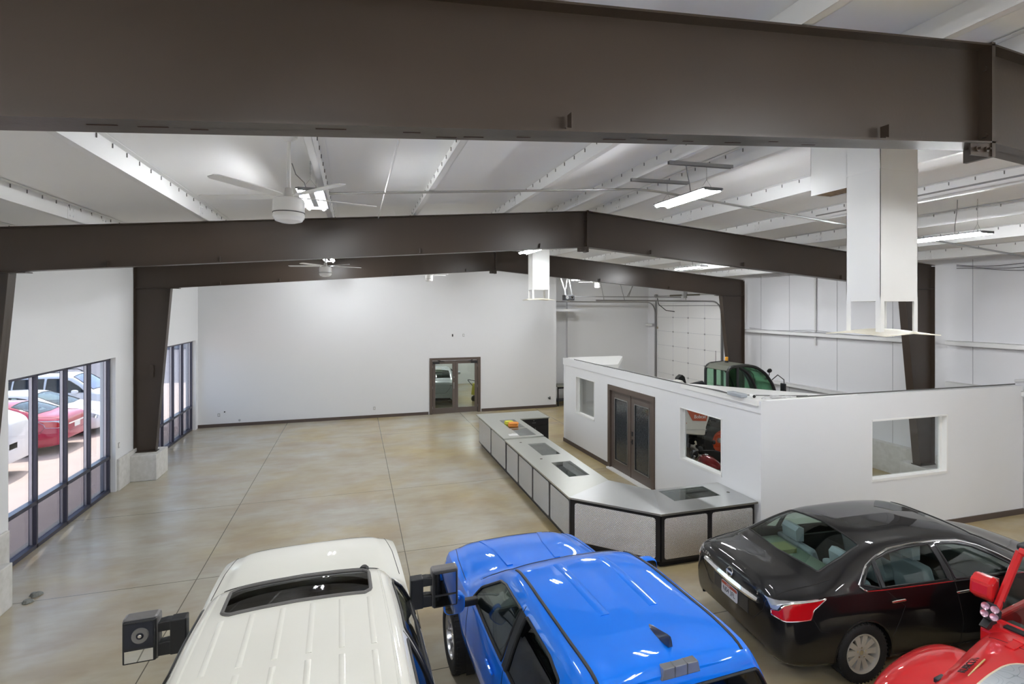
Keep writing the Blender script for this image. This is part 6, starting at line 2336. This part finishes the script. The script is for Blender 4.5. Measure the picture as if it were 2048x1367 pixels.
for x, rr_ in ((-.78, .32), (.95, .33)):
    Mx = Matrix.Translation((x, 0, rr_)) @ Matrix.Rotation(PI / 2, 4, 'X')
    w = MB().lathe([(rr_ - .09, -.04), (rr_ - .05, -.065), (rr_ - .01, -.045), (rr_, 0), (rr_ - .01, .045), (rr_ - .05, .065), (rr_ - .09, .04)], 36, Mx).build('wheel', M_tyre, mc)
    b = MB().lathe([(rr_ - .09, -.03), (rr_ - .1, 0), (rr_ - .09, .03)], 32, Mx).lathe([(0, -.07), (.05, -.07), (.05, .07), (0, .07)], 16, Mx)
    for k in range(16):
        a = 2 * PI * k / 16
        b.tube([Mx @ Vector((.04 * math.cos(a), .04 * math.sin(a), .03 * (-1) ** k)), Mx @ Vector(((rr_ - .09) * math.cos(a + .3), (rr_ - .09) * math.sin(a + .3), 0))], .003, 4)
    b.build('rim', M_chrome, w)
for s in (-1, 1):
    MB().tube([(.95, s * .085, .33), (.62, s * .085, .98)], .022, 8).build('fork_leg', M_galv, mc)
hb = MB().tube(rnd([(.36, -.40, 1.06), (.44, -.3, 1.1), (.60, -.1, 1.08), (.60, .1, 1.08), (.44, .3, 1.1), (.36, .40, 1.06)], .08), .012, 8).build('handlebar', M_black, mc)
for s in (-1, 1):
    MB().tube([(.355, s * .41, 1.058), (.42, s * .31, 1.095)], .018, 8).build('grip', M_rub, hb)
    MB().tube([(.47, s * .27, 1.12), (.50, s * .33, 1.24)], .006, 5).lathe([(0, 0), (.045, 0), (.05, .012), (0, .02)], 18, frame_M((.5, s * .34, 1.26), (0, 1, 0), (0, 0, 1))).build('mirror', M_black, hb)
MB().lathe([(0, .0), (.05, .0), (.055, -.04), (0, -.06)], 20, frame_M((.56, 0, 1.14), (0, 1, 0), (.4, 0, 1))).build('speedometer', M_black, mc)
MB().lathe([(0, .06), (.08, .05), (.09, 0), (.05, -.08), (0, -.09)], 24, frame_M((.74, 0, .98), (0, 1, 0), (0, 0, 1)) @ Matrix.Rotation(PI, 4, 'X')).build('headlamp', M_black, mc)
MB().tube([(-.78 + .36 * math.cos(R(a)), 0, .34 + .36 * math.sin(R(a))) for a in range(20, 171, 15)], .07, 8).build('rear_mudguard', M_mred, mc)
MB().tube([(.95 + .37 * math.cos(R(a)), 0, .35 + .37 * math.sin(R(a))) for a in range(40, 141, 15)], .05, 8).build('front_mudguard', M_mred, mc)
for s in (1,):
    MB().tube([(.3, -.18, .45), (.2, -.22, .3), (-.5, -.2, .28), (-.85, -.18, .34)], [.025, .03, .04, .045], 10).build('exhaust_pipe', M_chrome, mc)
MB().tube([(.0, .12, .25), (.05, .28, .02)], .01, 6).build('side_stand', M_black, mc)
MB().tube([(.0, -.2, .32), (.0, .2, .32)], .012, 6).build('foot_pegs', M_black, mc)

# ---- vehicles outside ---------------------------------------------------------
pm_maroon = paint('sun_faded_red_paint', (176, 44, 74), 0, .3)
pm_white2 = paint('white_car_paint', (232, 232, 236), 0, .3)
pm_silver = paint('silver_car_paint', (168, 172, 176), .3, .3)
M_blueglass = mat('car_glass_painted_sky', (70, 96, 140), .06, coat=1)  # opaque blue base colour stands in for reflected sky
gz = -.02
sc, bd_, bv_ = sedan('sedan', (-8.0, 18.75, gz), R(180), 'red sedan parked outside the first storefront window, tail towards the glass', pm_maroon, False, False, spoke='forked')
pl = MB().prism(rrect(-.155, .155, .66, .80, .02), 'x', -.012, -.004).build('number_plate', M_white, sc, smooth=0)
MB().box(-.02, .0, -.5, .5, .80, .84).build('boot_strip', M_chrome, sc, smooth=0)
car2, _, _ = sedan('sedan', (-12.9, 21.0, gz), 0, 'white sedan parked outside between the red sedan and the white sport utility vehicle', pm_white2, False, False)
SUV = [(x, zs + .04, wl, zm + .1, wm, zb + .14, wb, (zt + (.34 if 1.0 < x < 2.9 else .14)), wt + (.05 if 1.0 < x < 2.9 else 0), (zc + (.34 if 1.0 < x < 2.9 else .14))) for x, zs, wl, zm, wm, zb, wb, zt, wt, zc in
       [(.0, .36, .72, .60, .76, .90, .72, 1.15, .60, 1.18), (.04, .3, .80, .6, .84, .94, .80, 1.25, .62, 1.3), (.3, .24, .87, .62, .90, .97, .86, 1.40, .64, 1.45)]] + \
      [(.7, .24, .88, .70, .92, 1.10, .87, 1.66, .66, 1.71), (1.6, .24, .88, .70, .92, 1.09, .87, 1.70, .66, 1.76), (2.4, .24, .88, .70, .92, 1.08, .87, 1.70, .66, 1.76), (2.85, .24, .88, .70, .92, 1.07, .87, 1.62, .66, 1.69),
       (3.25, .24, .88, .7, .92, 1.06, .86, 1.36, .71, 1.42), (3.62, .25, .88, .68, .915, 1.04, .86, 1.11, .74, 1.17), (3.8, .25, .87, .66, .91, 1.02, .85, 1.07, .74, 1.13), (4.25, .26, .86, .64, .90, .98, .82, 1.02, .70, 1.07), (4.55, .27, .82, .6, .86, .90, .76, .94, .62, .98), (4.68, .3, .70, .58, .74, .8, .64, .84, .5, .86)]


def suv(loc, rz, label, pm, scale=(1, 1, 1), win=M_vdark):
    t = empty('sport_utility_vehicle', loc, rz, label, 'car')
    t.scale = scale
    bm = shell(SUV, .07)
    P = {}
    side_ = [('rear_quarter_window', [(.62, 1.16), (1.1, 1.15), (1.1, 1.6), (.85, 1.57)]), ('rear_door_window', [(1.18, 1.15), (2.05, 1.14), (2.03, 1.62), (1.18, 1.61)]), ('front_door_window', [(2.13, 1.14), (3.3, 1.12), (3.1, 1.32), (2.8, 1.53), (2.6, 1.6), (2.13, 1.62)])]
    for nm, poly in side_:
        for s in (1, -1):
            P[nm, s] = cut(bm, poly, 'y', lambda c, s=s: c.y * s > .4)
    P['windscreen'] = cut(bm, [(2.86, -.58), (3.5, -.68), (3.58, 0), (3.5, .68), (2.86, .58), (2.82, 0)], 'z', lambda c: c.z > 1.0)
    for s in (1, -1):
        P['headlamp', s] = cut(bm, [(4.2, .84), (4.62, .78), (4.62, .88), (4.25, .96)], 'y', lambda c, s=s: c.y * s > .3)
        P['tail_lamp', s] = cut(bm, [(.03, .98), (.06, 1.12), (.45, 1.1), (.3, .98)], 'y', lambda c, s=s: c.y * s > .3)
    for ax in (.95, 3.72):
        rim_arch(bm, ax, .41, .37, .9)
    body = to_obj(bm, 'body', pm, t)
    for k, pc in P.items():
        nm = k if isinstance(k, str) else k[0]
        m_ = {'headlamp': M_clear_lens, 'tail_lamp': M_red_lens}.get(nm, win if nm != 'windscreen' else M_blueglass)
        o = piece(nm, pc, m_, t, .002 if 'lamp' in nm else -.002, .01)
        if 'lamp' not in nm:
            trim('window_seal', pc, .014, M_black, o)
    for ax in (.95, 3.72):
        well(t, ax, .42, .3, .86)
        for s in (1, -1):
            wheel(t, ax, s * .79, .36, .24, .24, s, 5, M_alloy, 'forked')
    for s in (1, -1):
        pick_mirror(t, 3.02, .95, 1.14, 1.1, 1.24, pm, s)
        MB().tube(rnd([(.8, s * .6, 1.72), (.9, s * .6, 1.83), (2.5, s * .6, 1.83), (2.65, s * .6, 1.74)], .08), .018, 6).build('roof_rail', M_black, t)
    MB().box(.5, 4.4, -.7, .7, .24, .3).box(1.0, 3.5, -.7, .7, .3, .5).build('underbody', M_black, t, smooth=0)
    MB().prism([(-.5, .62), (.5, .62), (.46, .86), (-.46, .86)], 'x', 4.6, 4.70).build('grille', M_plastic, t, smooth=0, bevel=.01)
    MB().tube([(4.7, -.1, .75), (4.7, .1, .75)], .02, 6).build('grille_bar', M_chrome, t)
    MB().box(.0, .03, -.16, .16, .72, .86).build('number_plate', M_white, t, smooth=0)
    return t


suv((-12.7, 23.4, gz), 0, 'white sport utility vehicle facing the storefront glass, farthest of the cars outside', pm_white2, (1, 1, 1))
suv((-8.05, 15.8, gz), R(180), 'white vehicle cut off by the left edge of the first storefront window', pm_white2, (1, 1, 1))
# dim low planting wall beyond the lot
struct(MB().box(-60, -12, 60, 60.4, 0, 2.4).build('wall_far_boundary', mat('pale_grey_block', (176, 172, 180), .8), smooth=0))

# ---- in the service room ------------------------------------------------------
sc4, _, _ = sedan('sedan', (3.2, 21.6, 0), R(80), 'silver car in the room behind the glazed back doors', pm_silver, False, False, cat='car')
t = empty('storage_rack', (1.9, 27.55, 0), 0, 'rack of orange and yellow goods behind the glazed back doors', 'storage rack')
for x in (-1.0, 1.6):
    for y in (-.3, .3):
        MB().box(x - .03, x + .03, y - .03, y + .03, 0, 2.6).build('upright', M_bob_o, t, smooth=0)
for z in (.6, 1.4, 2.2):
    MB().box(-1.0, 1.6, -.35, .35, z, z + .05).build('shelf', M_galv, t, smooth=0)
for x, z, c, nm in ((1.7, .65, (176, 60, 40), 'red tool chest on the lowest shelf behind the glazed back doors'), (2.6, 1.45, (200, 78, 40), 'orange crate on the middle shelf behind the glazed back doors'), (1.5, 1.45, (186, 158, 50), 'yellow crate on the middle shelf behind the glazed back doors')):
    tag(MB().box(x - .35, x + .35, 27.3, 27.8, z, z + .45).box(x - .37, x + .37, 27.28, 27.82, z + .4, z + .46).build('storage_crate', mat('crate%d' % c[0], c, .5), smooth=0, bevel=.01), nm, 'crate')
t = empty('yellow_cart', (5.5, 22.6, 0), R(30), 'yellow wheeled cart behind the glazed back doors', 'cart')
t['category'] = 'cart'
M_y = mat('machine_yellow', (186, 176, 60), .5)
MB().prism([(-.5, .3), (.5, .3), (.6, .8), (-.4, .8)], 'y', -.3, .3).build('tray', M_y, t, smooth=0, bevel=.02)
for x in (-.35, .35):
    for y in (-.28, .28):
        MB().lathe([(0, -.03), (.12, -.03), (.12, .03), (0, .03)], 18, Matrix.Translation((x, y, .12)) @ Matrix.Rotation(PI / 2, 4, 'X')).tube([(x, y, .12), (x, y * .9, .32)], .015, 6).build('wheel', M_rub, t)
MB().tube(rnd([(-.45, -.25, .7), (-.75, -.25, 1.0), (-.75, .25, 1.0), (-.45, .25, .7)], .08), .015, 6).build('push_handle', M_black, t)
